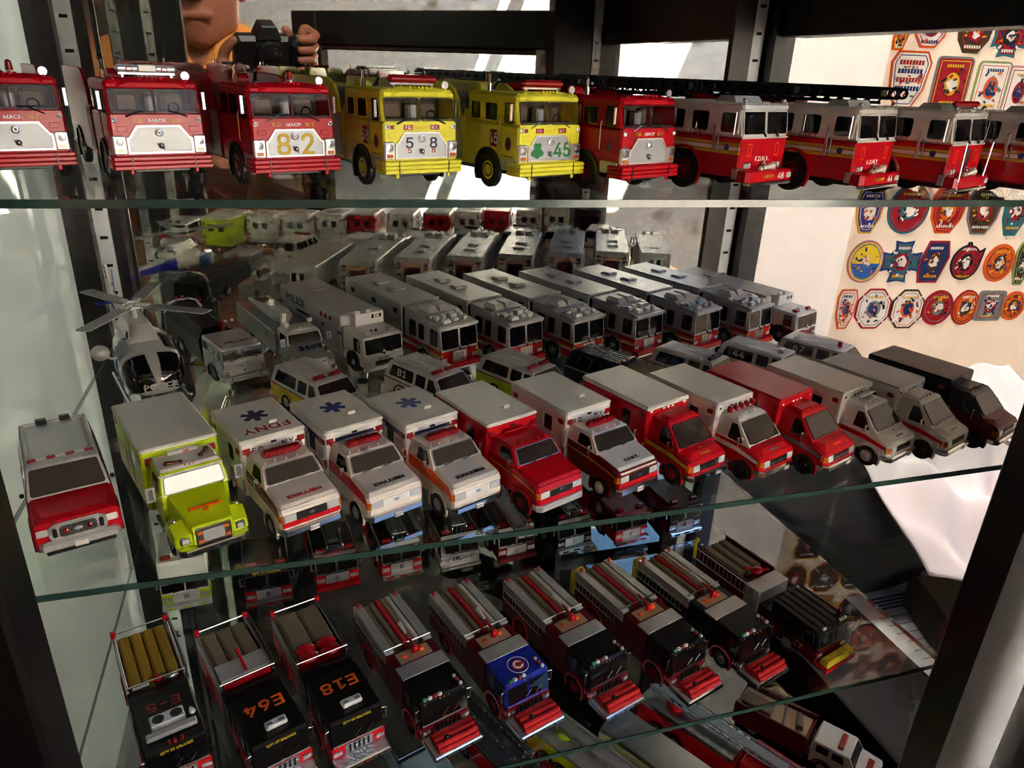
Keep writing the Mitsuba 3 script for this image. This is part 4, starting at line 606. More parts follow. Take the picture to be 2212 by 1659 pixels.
def bonnet_cab(v, dy=0, lower=True, mats=('paint', 'upper', 'paint')):
    """Long-nosed heavy truck cab: tapered bonnet, separate wings, chrome grille, big mirrors."""
    v.add('bonnet', hull([(s * 9.0, .6, 10) for s in (-1, 1)] + [(s * 9.2, 1.4, 18.6) for s in (-1, 1)] + [(s * 13.2, 25, 26.6) for s in (-1, 1)] + [(s * 14, 25, 12) for s in (-1, 1)], .8), mats[0])
    for s in (-1, 1):
        v.add('wing', hull([(s * x, y, z) for x, y, z in ((9, 2, 9.5), (17.0, 3.4, 9.5), (16.8, 3.6, 14.0), (9, 2, 15.5), (17.6, 11, 10), (17.2, 10, 18), (10, 10, 19.5), (17.4, 21, 10.5), (16.5, 20, 14), (12, 24, 14))], .8), mats[0])
        v.add('headlight', [hull([(s * x, y, z) for x in (11.2, 15.2) for y, z in ((1.0, 11.0), (1.2, 14.2), (3, 11), (3, 14.2))], .35)], 'chrome'); v.add('lens', plate(FRONT(.7), rrect(*sorted((s * 11.6, s * 14.8)), 11.4, 13.9, .4), .2), 'lens_clear')
        k = v.add('side_mirror', plate(FRONT(22), rrect(*sorted((s * 19.2, s * 23.4)), 27, 35, .6).difference(rrect(*sorted((s * 20.2, s * 22.4)), 28, 34, .4)), .6), 'chrome_white'); v.add('glass', plate(FRONT(22), rrect(*sorted((s * 20.2, s * 22.4)), 28, 34, .2), .2), 'steel', k); v.add('arm', tube([(s * 15, 25, 27), (s * 20, 22.3, 27.2)], .35), 'chrome', k)
        v.add('wing_lamp', [ball((s * 15.2, 11, 19.4), 1.5, 2), cyl((s * 15.2, 12, 17), (s * 15.2, 11.4, 19), .5)], 'chrome', smooth=True); v.add('door_lower', box(*sorted((s * 12, s * 16.4)), 25, 46, 9, 26.4, .6), mats[2])
        v.add('step', box(*sorted((s * 13, s * 18)), 26, 40, 5.6, 8.6, .4), 'steel')
    g = v.add('grille', hull([(s * 8.2, y, z) for s in (-1, 1) for y, z in ((-.4, 9.4), (.4, 17.6), (2, 9.4), (2.4, 17.6))], .4), 'chrome'); v.add('mesh', plate(Frame((0, -.8, 9.4), (1, 0, 0), (0, .8, 8.2)), rrect(-5.2, 5.2, 1, 7, .3), .16), 'steel', g)
    v.add('lamp', [plate(Frame((0, -.8, 9.4), (1, 0, 0), (0, .8, 8.2)), rrect(*sorted((s * 4.8, s * 7.6)), z, z + 1.6, .2), .3) for s in (-1, 1) for z in (.8, 5.4)], 'lens_amber', g)
    bm = v.add('bumper', loft('z', [(-17.6, 4), (-17, 0), (-14, -2.4), (14, -2.4), (17, 0), (17.6, 4)], 5.0, 8.6, .5), 'chrome'); v.add('slot', [plate(FRONT(-2.4), rrect(x - 1.8, x + 1.8, 6, 7.6, .3), .1) for x in (-10, -3.5, 3.5, 10)], 'plastic_black', bm)
    z0, z1, f0, ft, wb, wt = 26, 36.6, 24.6, 28.2, 16, 14.6
    v.add('cab_shell', hull([(s * wb, y, z0) for s in (-1, 1) for y in (f0, 46)] + [(s * wt, y, z1) for s in (-1, 1) for y in (ft, 46)], .8), mats[0]); v.add('cab_roof', hull([(s * (wt + .4), y, z1 - .8) for s in (-1, 1) for y in (ft - .6, 46)] + [(s * (wt - 1), y, z1 + 1.2) for s in (-1, 1) for y in (ft + 2, 45)], .8), mats[1])
    nz = np.array([0, -(z1 - z0), ft - f0]); nz /= np.linalg.norm(nz); f = lambda x, t: tuple(np.array([x, f0 + (ft - f0) * t, z0 + (z1 - z0) * t]) + nz * .85)
    qwin(v, [f(-14.6, .08), f(14.6, .08), f(13.6, .86), f(-13.6, .86)], m=.1, r=1, trim='plastic_black', tw=.35, glass='glass_shield', name='windshield'); v.add('wiper', [hull([f(a, .02), f(b, .06), f(a, .05), f(b, .09)], .2) for a, b in ((-10, -2), (2, 10))], 'plastic_black')
    for s in (-1, 1):
        q = lambda y, t: (s * (wb + (wt - wb) * t + .85), y, z0 + (z1 - z0) * t); a = [q(28, .06), q(40, .06), q(40, .8), q(30, .8)]; qwin(v, a if s > 0 else [a[1], a[0], a[3], a[2]], m=.1, r=.8, name='side_window')
def bonnet_ambulance():
    v = V(); bonnet_cab(v); w = 19.2
    v.add('patient_box', box(-w, w, 46, 112, 7.5, 41.4, 1.0), 'paint'); v.add('roof', box(-w - .3, w + .3, 45.7, 112.3, 41.0, 43.4, .9), 'roof')
    v.add('corner_light', [plate(FRONT(46), rrect(s * 15.4 - 1.9, s * 15.4 + 1.9, 34.6, 38.4, .8), .7) for s in (-1, 1)], 'lens_red'); v.add('bezel', [plate(FRONT(46), rrect(s * 15.4 - 2.4, s * 15.4 + 2.4, 34.1, 38.9, .9).difference(rrect(s * 15.4 - 1.9, s * 15.4 + 1.9, 34.6, 38.4, .8)), .5) for s in (-1, 1)], 'steel')
    k = v.add('light_bar', box(-7, 8, 43, 46.2, 37.6, 40.2, .3), 'enamel_white'); v.add('amber_lamp', box(.5, 3.4, 42.7, 43.2, 38.2, 39.8, .1), 'lens_amber', k)
    v.add('air_horn', [cyl((-10, 34, 39.2), (-4, 33, 39.0), 1.1, .7), ball((-10, 34, 39.2), 1.3, 1), ball((-3.4, 33, 39), 1.1, 1), cyl((7, 34.5, 39.2), (11, 39.5, 39.2), 1.0, .8), ball((7, 34.5, 39.2), 1.3, 1), ball((11, 39.5, 39.4), 1.4, 1)], 'brass', smooth=30)
    beads(v, [(x, 29.6 + abs(x) * .12, 38) for x in (-11, -2, 0, 2, 12)], .6, 'lens_amber'); h = Frame((0, 5, 21.0), (1, 0, 0), (0, 20, 6.4)); v.add('lettering', [text(h, 'FIRE-RESCUE', 1.3, (0, 6.4), .9, stretch=1.3), text(h, 'EMS', .9, (0, 3.8), .9)], 'print_orange')
    for s in (-1, 1):
        v.add('side_window', plate(SIDE(s, w), rrect(*sorted((s * 60, s * 70)), 25, 35, 1), .15), 'glass_dark'); v.add('compartment_door', [plate(SIDE(s, w), rrect(*sorted((s * a, s * b)), 10, t, .5), .22) for a, b, t in ((48, 58, 33), (74, 86, 38), (88, 110, 26))], 'paint')
        v.add('side_light', [plate(SIDE(s, w), rrect(*sorted((s * y, s * (y + 5))), 35, 38.5, .4), .4) for y in (48, 104)], 'lens_red')
    v.add('rear_door', [plate(REAR(112), rrect(a, b, 10, 37, .6), .25) for a, b in ((-13, -.4), (.4, 13))], 'paint'); v.add('rear_window', [plate(REAR(112.25), rrect(a, b, 26, 35, .6), .1) for a, b in ((-10, -3), (3, 10))], 'glass_dark')
    v.add('rear_light', [plate(REAR(112), rrect(s * 16 - 1.6, s * 16 + 1.6, z, z + 4, .4), .4) for s in (-1, 1) for z in (10, 16, 34)], 'lens_red')
    wheels(v, (13, 92), 17.8, 7.2, arch=None, wt=4); v.add('chassis', box(-10, 10, 4, 110, 4.6, 8.4, .2), 'plastic_black'); return v
def boat_truck():
    v = V(); bonnet_cab(v); w = 18
    v.add('number', text(Frame((0, 3, 20.0), (1, 0, 0), (0, 22, 7.6)), '3503', 4.6, (1, 13.5), .95, stretch=1.35), 'print_navy')
    v.add('beacon_pair', [cyl((x, 33, 37.4), (x, 33, 39.6), 1.7, 1.5, 12) for x in (-5, 0, 5)], 'upper', smooth=35); v.add('spotlight', [box(-13.5, -8.5, 36, 38, 40, 45, .5), box(9, 14, 38, 40, 41.5, 45.5, .5), tube([(-11, 37, 37), (-11, 37, 40)], .5), tube([(11.5, 39, 37), (11.5, 39, 42)], .5)], 'upper')
    v.add('body', box(-w, w, 48, 150, 7.5, 31, .7), 'bodyside'); v.add('deck', box(-w + 1, w - 1, 49, 149, 30.9, 31.4, .1), 'steel'); v.add('crane_post', [box(-10, -5.5, 50, 54, 31, 46, .5), box(-9.5, -5.2, 49.5, 53, 44, 50, .5)], 'upper')
    pts = lambda hw, z: [(0, 62, z + 3), (hw * .7, 68, z + 1.4), (hw, 80, z), (hw, 128, z), (hw * .9, 134, z), (-hw * .9, 134, z), (-hw, 128, z), (-hw, 80, z), (-hw * .7, 68, z + 1.4)]
    b = v.add('boat', hull(pts(9.5, 38) + pts(6, 32.6), 1.4), 'enamel_white'); v.add('inside', hull([(s * 6, y, 39.6) for s in (-1, 1) for y in (80, 130)] + [(0, 70, 41)], .3), 'plastic_black', b)
    v.add('tube', tube([(-8.5, 132, 39), (-9, 84, 39), (-5.5, 70, 40.4), (0, 64, 42), (5.5, 70, 40.4), (9, 84, 39), (8.5, 132, 39)], 2.0, 8), 'enamel_white', b, smooth=50); v.add('console', [box(-3, 3, 98, 104, 39, 45, .6), box(-2.6, 2.6, 97.4, 98.2, 44, 48, .3)], 'enamel_white', b); v.add('outboard', box(-2, 2, 132, 137, 36, 46, .8), 'plastic_black', b); v.add('line', [tube([(s * 10.6, 84, 38.5), (s * 10.6, 130, 38.5)], .25) for s in (-1, 1)], 'plastic_black', b)
    v.add('cradle', [box(-8, 8, y, y + 3, 31, 35, .3) for y in (78, 120)], 'steel')
    for s in (-1, 1): v.add('compartment_door', [plate(SIDE(s, w), rrect(*sorted((s * a, s * b)), 10, 28, .5), .22) for a, b in ((51, 70), (73, 90), (116, 146))], 'bodyside')
    v.add('rear_panel', plate(REAR(150), rrect(-15, 15, 9, 29, .5), .3), 'bodyside'); v.add('tail_light', [plate(REAR(150.3), rrect(s * 12 - 1.4, s * 12 + 1.4, 12 + 4 * k, 14.6 + 4 * k, .4), .3) for s in (-1, 1) for k in range(3)], 'lens_red')
    wheels(v, (13, 100, 120), 17.8, 7.2, wt=4, arch=None); v.add('chassis', box(-10, 10, 4, 148, 4.6, 8.4, .2), 'plastic_black'); return v
def hoop_truck():
    """Silver flat-faced cab pulling a low dark body with a hoop and red beacons at its rear."""
    v = mack(wiper='black', L=60); v.parts = [p for p in v.parts if not any(t in p[0] for t in ('__hose', 'booster', 'exhaust', 'deck_gun', 'tailboard', '__body', 'tail_light', 'rear_panel', 'pump_panel', 'wheel__')) ]
    k = v.add('roof_bar', [cyl((-12, 6, 45), (12, 6, 45), .6, n=8)], 'chrome'); v.add('lamp', [ball((x, 7, 45.4), 1.3, 1, (1.2, 1, .9)) for x in (-10, -6, 3, 7)], 'lens_red', k, smooth=True)
    v.add('body', hull([(s * 17.5, y, 10) for s in (-1, 1) for y in (44, 148)] + [(s * 17.5, y, 33) for s in (-1, 1) for y in (50, 142)] + [(s * 9, y, 40) for s in (-1, 1) for y in (60, 138)], 1.0), 'enamel_black')
    v.add('hoop', tube([(s * 0 + x, 134, z) for s, x, z in ((0, -17.5, 12), (0, -17.3, 36), (0, -13, 44), (0, -6, 47), (0, 6, 47), (0, 13, 44), (0, 17.3, 36), (0, 17.5, 12))], 1.3, 8), 'enamel_silver', smooth=50)
    v.add('beacon', [cyl((x, 134, 47.4), (x, 134, 51), 1.7, 1.4, 12) for x in (-5, 1)] + [cyl((x, 134, 41), (x, 134, 43.6), 1.5) for x in (-17, 17)], 'lens_red', smooth=35); v.add('beacon', cyl((6, 54, 38), (6, 54, 47), 2.3, 2.1, 14), 'lens_red', smooth=35); v.add('spotlight', [ball((s * 3 + 13, 56, 46), 1.6, 2) for s in (-1, 1)] + [tube([(13, 56, 38), (13, 56, 45)], .5)], 'chrome', smooth=30)
    v.add('rear_gate', [plate(REAR(148), rrect(-14, 14, 12, 30, 1), .4)], 'plastic_black'); wheels(v, (110, 128), 18, 8.0); v.add('tail_light', [plate(REAR(148.2), rrect(s * 15 - 1.2, s * 15 + 1.2, 14, 20, .4), .4) for s in (-1, 1)], 'lens_red'); return v
# ---------------------------------------------------------------- 7. helicopter
def helicopter():
    v = V(); rings = [(0, 2, 12.6, 1.2), (.8, 9, 13, 5), (3, 14, 14.6, 8.4), (9, 17.4, 17, 11.6), (20, 19, 20, 14.4), (38, 19.5, 22, 15.5), (60, 17, 24, 15), (80, 10, 27, 10), (102, 5, 30, 6), (150, 3, 34, 3.6), (170, 2.4, 36, 3)]
    t = np.linspace(0, 2 * np.pi, 25)[:-1]; P = np.array([[(hw * np.sign(np.cos(a)) * abs(np.cos(a)) ** .6, y, zc + hh * np.sign(np.sin(a)) * abs(np.sin(a)) ** .65) for a in t] for y, hw, zc, hh in rings]); n = 24
    Fc = [[i * n + j, i * n + (j + 1) % n, (i + 1) * n + (j + 1) % n, (i + 1) * n + j] for i in range(len(rings) - 1) for j in range(n)]; m = trimesh.Trimesh(np.vstack([P.reshape(-1, 3), [[0, -.5, 14], [0, 171, 36]]]), [q for f in Fc for q in (f[:3], [f[0], f[2], f[3]])] + [[j + 1 if j < n - 1 else 0, j, len(rings) * n] for j in range(n)] + [[(len(rings) - 1) * n + j, (len(rings) - 1) * n + (j + 1) % n, len(rings) * n + 1] for j in range(n)], process=False)
    if m.volume < 0: m.invert()
    v.add('fuselage', m, 'enamel_white', smooth=50)
    def skin(lo, hi, a0, a1, off=.35):
        A = np.linspace(a0, a1, 11); Y = np.linspace(lo, hi, 11); R = np.array(rings, float); V_ = []
        for y in Y:
            hw, zc, hh = (np.interp(y, R[:, 0], R[:, k]) for k in (1, 2, 3))
            V_ += [((hw + off) * np.sign(np.cos(a)) * abs(np.cos(a)) ** .6, y - off * .6, zc + (hh + off) * np.sign(np.sin(a)) * abs(np.sin(a)) ** .65) for a in A]
        k = 11; f = [[i * k + j, i * k + j + 1, (i + 1) * k + j + 1, (i + 1) * k + j] for i in range(k - 1) for j in range(k - 1)]; return trimesh.Trimesh(V_, [q for g in f for q in (g[:3], [g[0], g[2], g[3]])], process=False)
    D = math.radians
    for a0, a1 in ((-24, 86), (94, 204)): v.add('windshield', skin(.3, 16, D(a0), D(a1), .5), 'glass_dark', smooth=True)
    for a0, a1 in ((24, 70), (110, 156)): v.add('roof_window', skin(22, 44, D(a0), D(a1), .5), 'glass_dark', smooth=True)
    for a0, a1 in ((-16, 16), (164, 196)): v.add('side_window', skin(30, 52, D(a0), D(a1), .55), 'enamel_skyblue', smooth=True); v.add('tail_paint', skin(84, 168, D(a0 - 20), D(a1 + 20), .35), 'enamel_blue', smooth=True)
    for a0, a1 in ((-62, -18), (198, 242)): v.add('lower_stripe', skin(4, 80, D(a0), D(a1), .3), 'enamel_skyblue', smooth=True)
    v.add('lettering', text(Frame((0, 0, 10.5), (1, 0, 0), (0, 1.6, 6)), 'POLICE', 3.2, (1, 3.0), 2.2, stretch=1.3), 'print_white')
    v.add('engine_cowl', hull([(s * 8, y, 36) for s in (-1, 1) for y in (34, 84)] + [(s * 5.5, y, 46) for s in (-1, 1) for y in (42, 76)], 1.6), 'enamel_white', smooth=40); v.add('exhaust', [cyl((s * 6, 80, 42), (s * 8, 92, 44), 2.6, 2.6, 12) for s in (-1, 1)], 'steel', smooth=30); v.add('intake', box(-9.5, -6, 40, 46, 37, 42, .5), 'plastic_black')
    hub = v.add('rotor_hub', [cyl((0, 58, 46), (0, 58, 58), 1.6, 1.4, 12), box(-6, 6, 54, 62, 55.4, 58.4, .8), box(-4, 4, 50, 66, 55.4, 58.4, .8)], 'chrome_white', smooth=30)
    for a in (66, 112, -48, -128):
        d = np.array([math.cos(D(a)), math.sin(D(a))]); q = np.array([-d[1], d[0]]); lim = 58; V_ = [(*(np.array([0, 58]) + d * r + q * ww), z) for r, hw in ((8, 3), (16, 4.6), (lim, 4.6)) for ww in (-hw, hw) for z in (57.2, 57.9)]
        k = v.add('rotor_blade', hull([p if i < 8 else (p[0], p[1], p[2] + 0.0) for i, p in enumerate(V_)], .25), 'blade'); v.add('cuff', hull([(*(np.array([0, 58]) + d * r + q * ww), z) for r in (4, 12) for ww in (-1.8, 1.8) for z in (56, 59)], .3), 'enamel_white', k)
    v.add('tail_fin', loft('x', [(160, 34), (172, 34), (180, 62), (173, 62)], -.9, .9, .3), 'enamel_white'); v.add('fin_band', [box(-1.05, 1.05, 171.5 + k * 1.2, 178.5 + k * 1.0, 50 + k * 4, 51.8 + k * 4, .1) for k in range(3)], 'plastic_black'); v.add('tail_plane', box(-14, 14, 146, 153, 35, 36, .3), 'enamel_blue')
    v.add('tail_rotor', [cyl((1.2, 168, 46), (3, 168, 46), 1.2), hull([(2.4, 167, 34), (2.4, 169, 34), (3, 167, 58), (3, 169, 58)], .2)], 'enamel_skyblue')
    sk = v.add('skid', [tube([(s * 18, -2, 3.4), (s * 18, 6, 1.2), (s * 18, 74, 1.2)], 1.1, 8) for s in (-1, 1)], 'steel', smooth=50); v.add('strut', [tube([(s * 18, y, 1.6), (s * 13, y, 9), (s * 9, y, 11)], .9, 8) for s in (-1, 1) for y in (18, 56)], 'steel', sk, smooth=50)
    v.add('searchlight', ball((-28, 24, 36), 5.6, 3, (1, .9, 1)), 'enamel_white', smooth=True); v.add('searchlight_arm', tube([(-25, 26, 32.5), (-22, 27, 29.5), (-15, 28, 29.5)], 1.0, 8), 'enamel_white', smooth=50); v.add('antenna', [tube([(x, 6 + abs(x) * .2, 6), (x * 1.1, 0, 2)], .4) for x in (-6, 7)], 'plastic_black'); return v
# ---------------------------------------------------------------- 8. pumpers of the lower shelf
def pumper(kind='black', L=118):
    v = V(); w = 17.6; o, e = (9, 36) if kind == 'black' else (0, 44); FR = lambda y=0: FRONT(y + o)
    v.add('cab', loft('x', [(o, 7), (o, 18), (e, 18), (e, 7)], -w, w, .8), 'paint'); v.add('upper_cab', loft('x', [(o, 18), (o + .5, 19), (o + 2.6, 33), (o + 2.2, 34), (o + 4, 35.4), (e - 1, 36), (e, 35), (e, 18)], -w + .2, w - .2, 1.2), 'upper')
    for s in (-1, 1):
        a, b = (-w + 1.4, -.7) if s < 0 else (.7, w - 1.4)
        qwin(v, [(a, o + .15, 19.8), (b, o + .15, 19.8), (b, o + 2.2, 32.2), (a, o + 2.2, 32.2)], m=.05, r=.8, glass='glass_front', trim='upper', tw=.4, name='windshield')
        for y0, y1 in ((o + 4, o + 11), (o + 15, o + 23), (34, 41))[:2 if o else 3]: swin(v, s, w - .1, y0, y1, 21, 32, r=.8, trim='trimline', tw=.3)
        mirror_arm(v, s, w + 2.2, o + 2.6, 22, 31, 'chrome', 1.7); v.add('headlight_pair', plate(FR(0), rrect(*sorted((s * 11, s * 17)), 11.2, 14.6, .4), .6), 'chrome'); v.add('headlight', [plate(FR(-.6), Point(s * x, 12.9).buffer(1.2, quad_segs=4), .2) for x in (12.6, 15.4)], 'lens_clear')
        v.add('side_number', text(SIDE(s, w), '10' if kind == 'black' else '5', 3.4, (s * 12, 13.5), .12), 'print_pink'); v.add('wheel_trim', plate(SIDE(s, w), Point(s * 25, 7.6).buffer(10).difference(Point(s * 25, 7.6).buffer(9)).intersection(sbox(-99, 5, 99, 99)), .8), 'chrome')
        v.add('wiper', tube([(s * 4 + 2, o - .1, 21), (s * 4 + 6, o - .2, 26)], .25), 'chrome')
    v.add('grille', [plate(FR(0), rrect(-9, 9, 10, 17.6, .4), .5)], 'chrome'); v.add('grille_slot', [plate(FR(-.5), rrect(x - .7, x + .7, 10.8, 16.8, .2), .12) for x in (-6, -3, 0, 3, 6)], 'plastic_black')
    bm = v.add('bumper', box(-17.4, 17.4, -9.5, o + 1, 5.6, 9.4, .6), 'chrome'); v.add('deck', box(-16.8, 16.8, -8.6, o + .4, 9.3, 9.7, .1), 'diamond_plate', bm); v.add('slot', [plate(FRONT(-9.5), rrect(x - .5, x + .5, 6.4, 8.4, .2), .15) for x in (-9, 0, 9)], 'plastic_black', bm)
    if kind == 'black':
        v.add('bumper_hose', [tube([(-13, -1.2 + q, 10.8 + h), (-8, -2 + q, 11.6 + h), (12, -2 + q, 11.4 + h), (15, -1.4 + q, 10.8 + h)], 2.0, 8) for q, h in ((-5, 0), (-1, 0), (3, 0), (6.6, 0), (-3, 2.4), (1.2, 2.6), (5, 2.2))], 'hose_red', smooth=50); v.add('nozzle', [ball((-5.5, -2.4, 15.6), 1.5, 1), cyl((-5.5, -2.4, 15.5), (-3, -4.5, 15.2), .8)], 'plastic_black')
        v.add('roof_light', [ball((-13, o + 3.6, 36.6), 1.5, 1, (1.2, 1, .9))], 'lens_green', smooth=True); v.add('roof_light', [ball((x, o + 3.6, 36.6), 1.5, 1, (1.2, 1, .9)) for x in (-9.4, -2.4)], 'lens_clear', smooth=True); v.add('roof_light', [ball((-5.8, o + 3.6, 36.6), 1.5, 1, (1.2, 1, .9)), ball((12.6, o + 8, 37), 1.5, 1)], 'lens_red', smooth=True); v.add('roof_light', [ball((13.2, o + 4.4, 36.8), 1.5, 1), ball((12.4, o + 11.6, 37), 1.4, 1)], 'lens_clear', smooth=True)
        beads(v, [(x, o + 1.6, 34.8) for x in (-14, -3, 0, 3, 14)], .55, 'lens_amber')
        v.add('deck_plate', box(-w + .4, w - .4, 34.6, 46.5, 35.0, 36.4, .2), 'diamond_plate'); v.add('pump_house', box(-w, w, 36.5, 61, 7, 35, .5), 'paint'); v.add('recess', box(-12, 12, 48.5, 59, 34.8, 35.3, .1), 'enamel_tan')
        g = v.add('deck_gun', [cyl((1, 55, 35), (1, 55, 39), 1.9, 1.5, 12), cyl((1, 54, 39.6), (1, 66, 41.5), 1.2, .7, 10), ball((1, 54.5, 39.2), 2.4, 2)], 'enamel_red', smooth=30); v.add('nozzle', cyl((1, 68, 41.4), (1, 78, 42.6), .9, 1.7, 10), 'enamel_white', g, smooth=30); v.add('hose_roll', [ball((5.5, 55, 36.2), 2.4, 2, (1, 1, .7)), ball((-7, 54, 35.6), 2.0, 2, (1, 1, .5))], 'print_orange', smooth=True)
        v.add('body', box(-w, w, 61, L, 7.5, 27, .6), 'paint'); bw = 5.5
        for s in (-1, 1): v.add('side_deck', box(*sorted((s * (w - 6.6), s * w)), 61.4, L, 27, 36, .3), 'diamond_plate'); v.add('tail_beacon', [cyl((s * 14.5, L - 3, 36), (s * 14.5, L - 3, 38.6), 1.3, 1.1, 10), ball((s * 14.5, L - 3, 38.6), 1.1, 1)], 'lens_red', smooth=35)
        for s in (-1, 1):
            v.add('ladder', [tube([(s * (w + 1), 66, z), (s * (w + 1), L - 2, z)], .45) for z in (22, 30)], 'steel'); v.add('rungs', [tube([(s * (w + 1), y, 22), (s * (w + 1), y, 30)], .3) for y in np.arange(69, L - 2, 4.2)], 'steel')
        for x, c, h in ((-8.6, 'hose_tan', 34), (-4.4, 'hose_tan', 35.4), (-.2, 'hose_red', 36), (4.2, 'hose_tan', 35.6), (8.2, 'hose_white', 36)): v.add('hose', box(x - 1.9, x + 1.9, 66, L - 1, 27, h, .9), c)
        v.add('cross_bar', tube([(-w, 64, 37.2), (w, 64, 37.2)], .5), 'chrome')
    else:
        v.add('pump_house', box(-w, w, 45, 60, 7, 30, .5), 'upper'); v.add('roof_number', text(TOPR(36.0), kind, 8.5 if kind != 'E-5' else 7, (0, -30 if kind != 'E-5' else -37), .12, stretch=1.15), 'roofnumber')
        if kind == 'E-5':
            k = v.add('air_unit', box(-10, 9, 17, 26, 36, 40.5, .5), 'enamel_white'); v.add('fan', [plate(TOP(40.5), Point(x, 21.5).buffer(3.4), .15) for x in (-5.4, 4.6)], 'plastic_black', k); v.add('light_bar', [box(-14, 14, 9.5, 14.5, 36.6, 39.4, .5)], 'satin_silver'); v.add('horn', [cyl((13, 24, 36.6), (13, 18, 39.6), 1.0, 1.9), ball((13, 18, 39.6), 1.8, 1)], 'enamel_white', smooth=30)
            v.add('red_lamp', [cyl((x, 3.8, 36), (x, 3.8, 39), .9) for x in (-3, 0, 4)], 'lens_red')
        else: k = v.add('light_bar', box(-5.5, 7.5, 9, 15, 36, 39.0, .8), 'enamel_white'); v.add('lamp', [box(x, x + 3, 10, 12, 39, 39.8, .3) for x in (-4, 3)], 'steel', k)
        v.add('lettering', text(FRONT(1.4), 'CITY OF ORLANDO', 1.3, (0, 34.2), .8, stretch=1.1), 'print_gold')
        v.add('body', box(-w, w, 60, L, 7.5, 24, .6), 'paint'); v.add('body_side', [box(*sorted((s * (w - 1.6), s * w)), 60, L, 24, 33, .3) for s in (-1, 1)], 'bodyside')
        v.add('side_rail', [tube([(s * (w - 1.5), 62, 33), (s * (w - 1.5), 62, 36), (s * (w - 1.5), L - 2, 36), (s * (w - 1.5), L - 2, 33)], .5) for s in (-1, 1)], 'chrome'); v.add('cross_bar', [tube([(-w, y, 36.6), (w, y, 36.6)], .55) for y in (60, L - 1)], 'chrome')
        v.add('corner_lamp', [box(s * (w - 1) - 1.6, s * (w - 1) + 1.6, L - 3, L, 34, 39, .5) for s in (-1, 1)], 'enamel_red')
        n = 4 if kind == 'E-5' else (3 if kind == 'E64' else 2); ww = 30.0 / n
        for i in range(n): v.add('hose', box(-15 + i * ww + .3, -15 + (i + 1) * ww - .3, 66 if kind != 'E18' else 78, L - 2, 22, 33.5, 1.6), 'hosecol')
        if kind == 'E64': k = v.add('hose_cover', box(-15.5, 15.5, 64, 80, 33.4, 35, .3), 'roof_grey'); v.add('deck_gun', [cyl((1, 66, 35), (0, 80, 41), 1.1, .9), ball((0, 80, 41.4), 1.4, 1)], 'enamel_red', k, smooth=30); v.add('red_panel', box(-15, 15, 60.5, 63.6, 30, 34, .3), 'enamel_red')
        if kind == 'E18': v.add('hose_bundle', [ball((x, y, 33.6), 1.0, 2, (7, 5, 2.6)) for x in (-7.4, 7.4) for y in (65, 73)], 'enamel_red', smooth=True)
        if kind == 'E-5': v.add('pump_cover', [box(-14, -4, 60.6, 64, 30, 33, .3), ball((9, 62, 32), 4, 2, (1.2, .6, .8))], 'steel', smooth=30); v.add('deck_gun', ball((1, 63, 34), 3, 2, (1, .8, .9)), 'enamel_red', smooth=True)
        v.add('side_ladder', [tube([(w + 1.4, 62, z), (w + 1.4, L, z)], .6) for z in (26, 36)], 'steel'); v.add('rungs', [tube([(w + 1.4, y, 26), (w + 1.4, y, 36)], .4) for y in np.arange(65, L, 4.4)], 'steel')
        v.add('bumper_text', text(FRONT(-9.5), 'FIRE', 2.2, (0, 7.4), .12), 'print_red', bm)
    v.add('rear_panel', plate(REAR(L), rrect(-15, 15, 9, 30, .5), .3), 'satin_silver'); v.add('tail_light', [plate(REAR(L + .3), rrect(s * 13 - 1.3, s * 13 + 1.3, z, z + 3.4, .4), .3) for s in (-1, 1) for z in (11, 16, 21)], 'lens_red')
    wheels(v, (25, 92), w + .3, 7.8, arch=w - .1); v.add('chassis', box(-11, 11, 2, L, 4.6, 8, .2), 'plastic_black'); return v
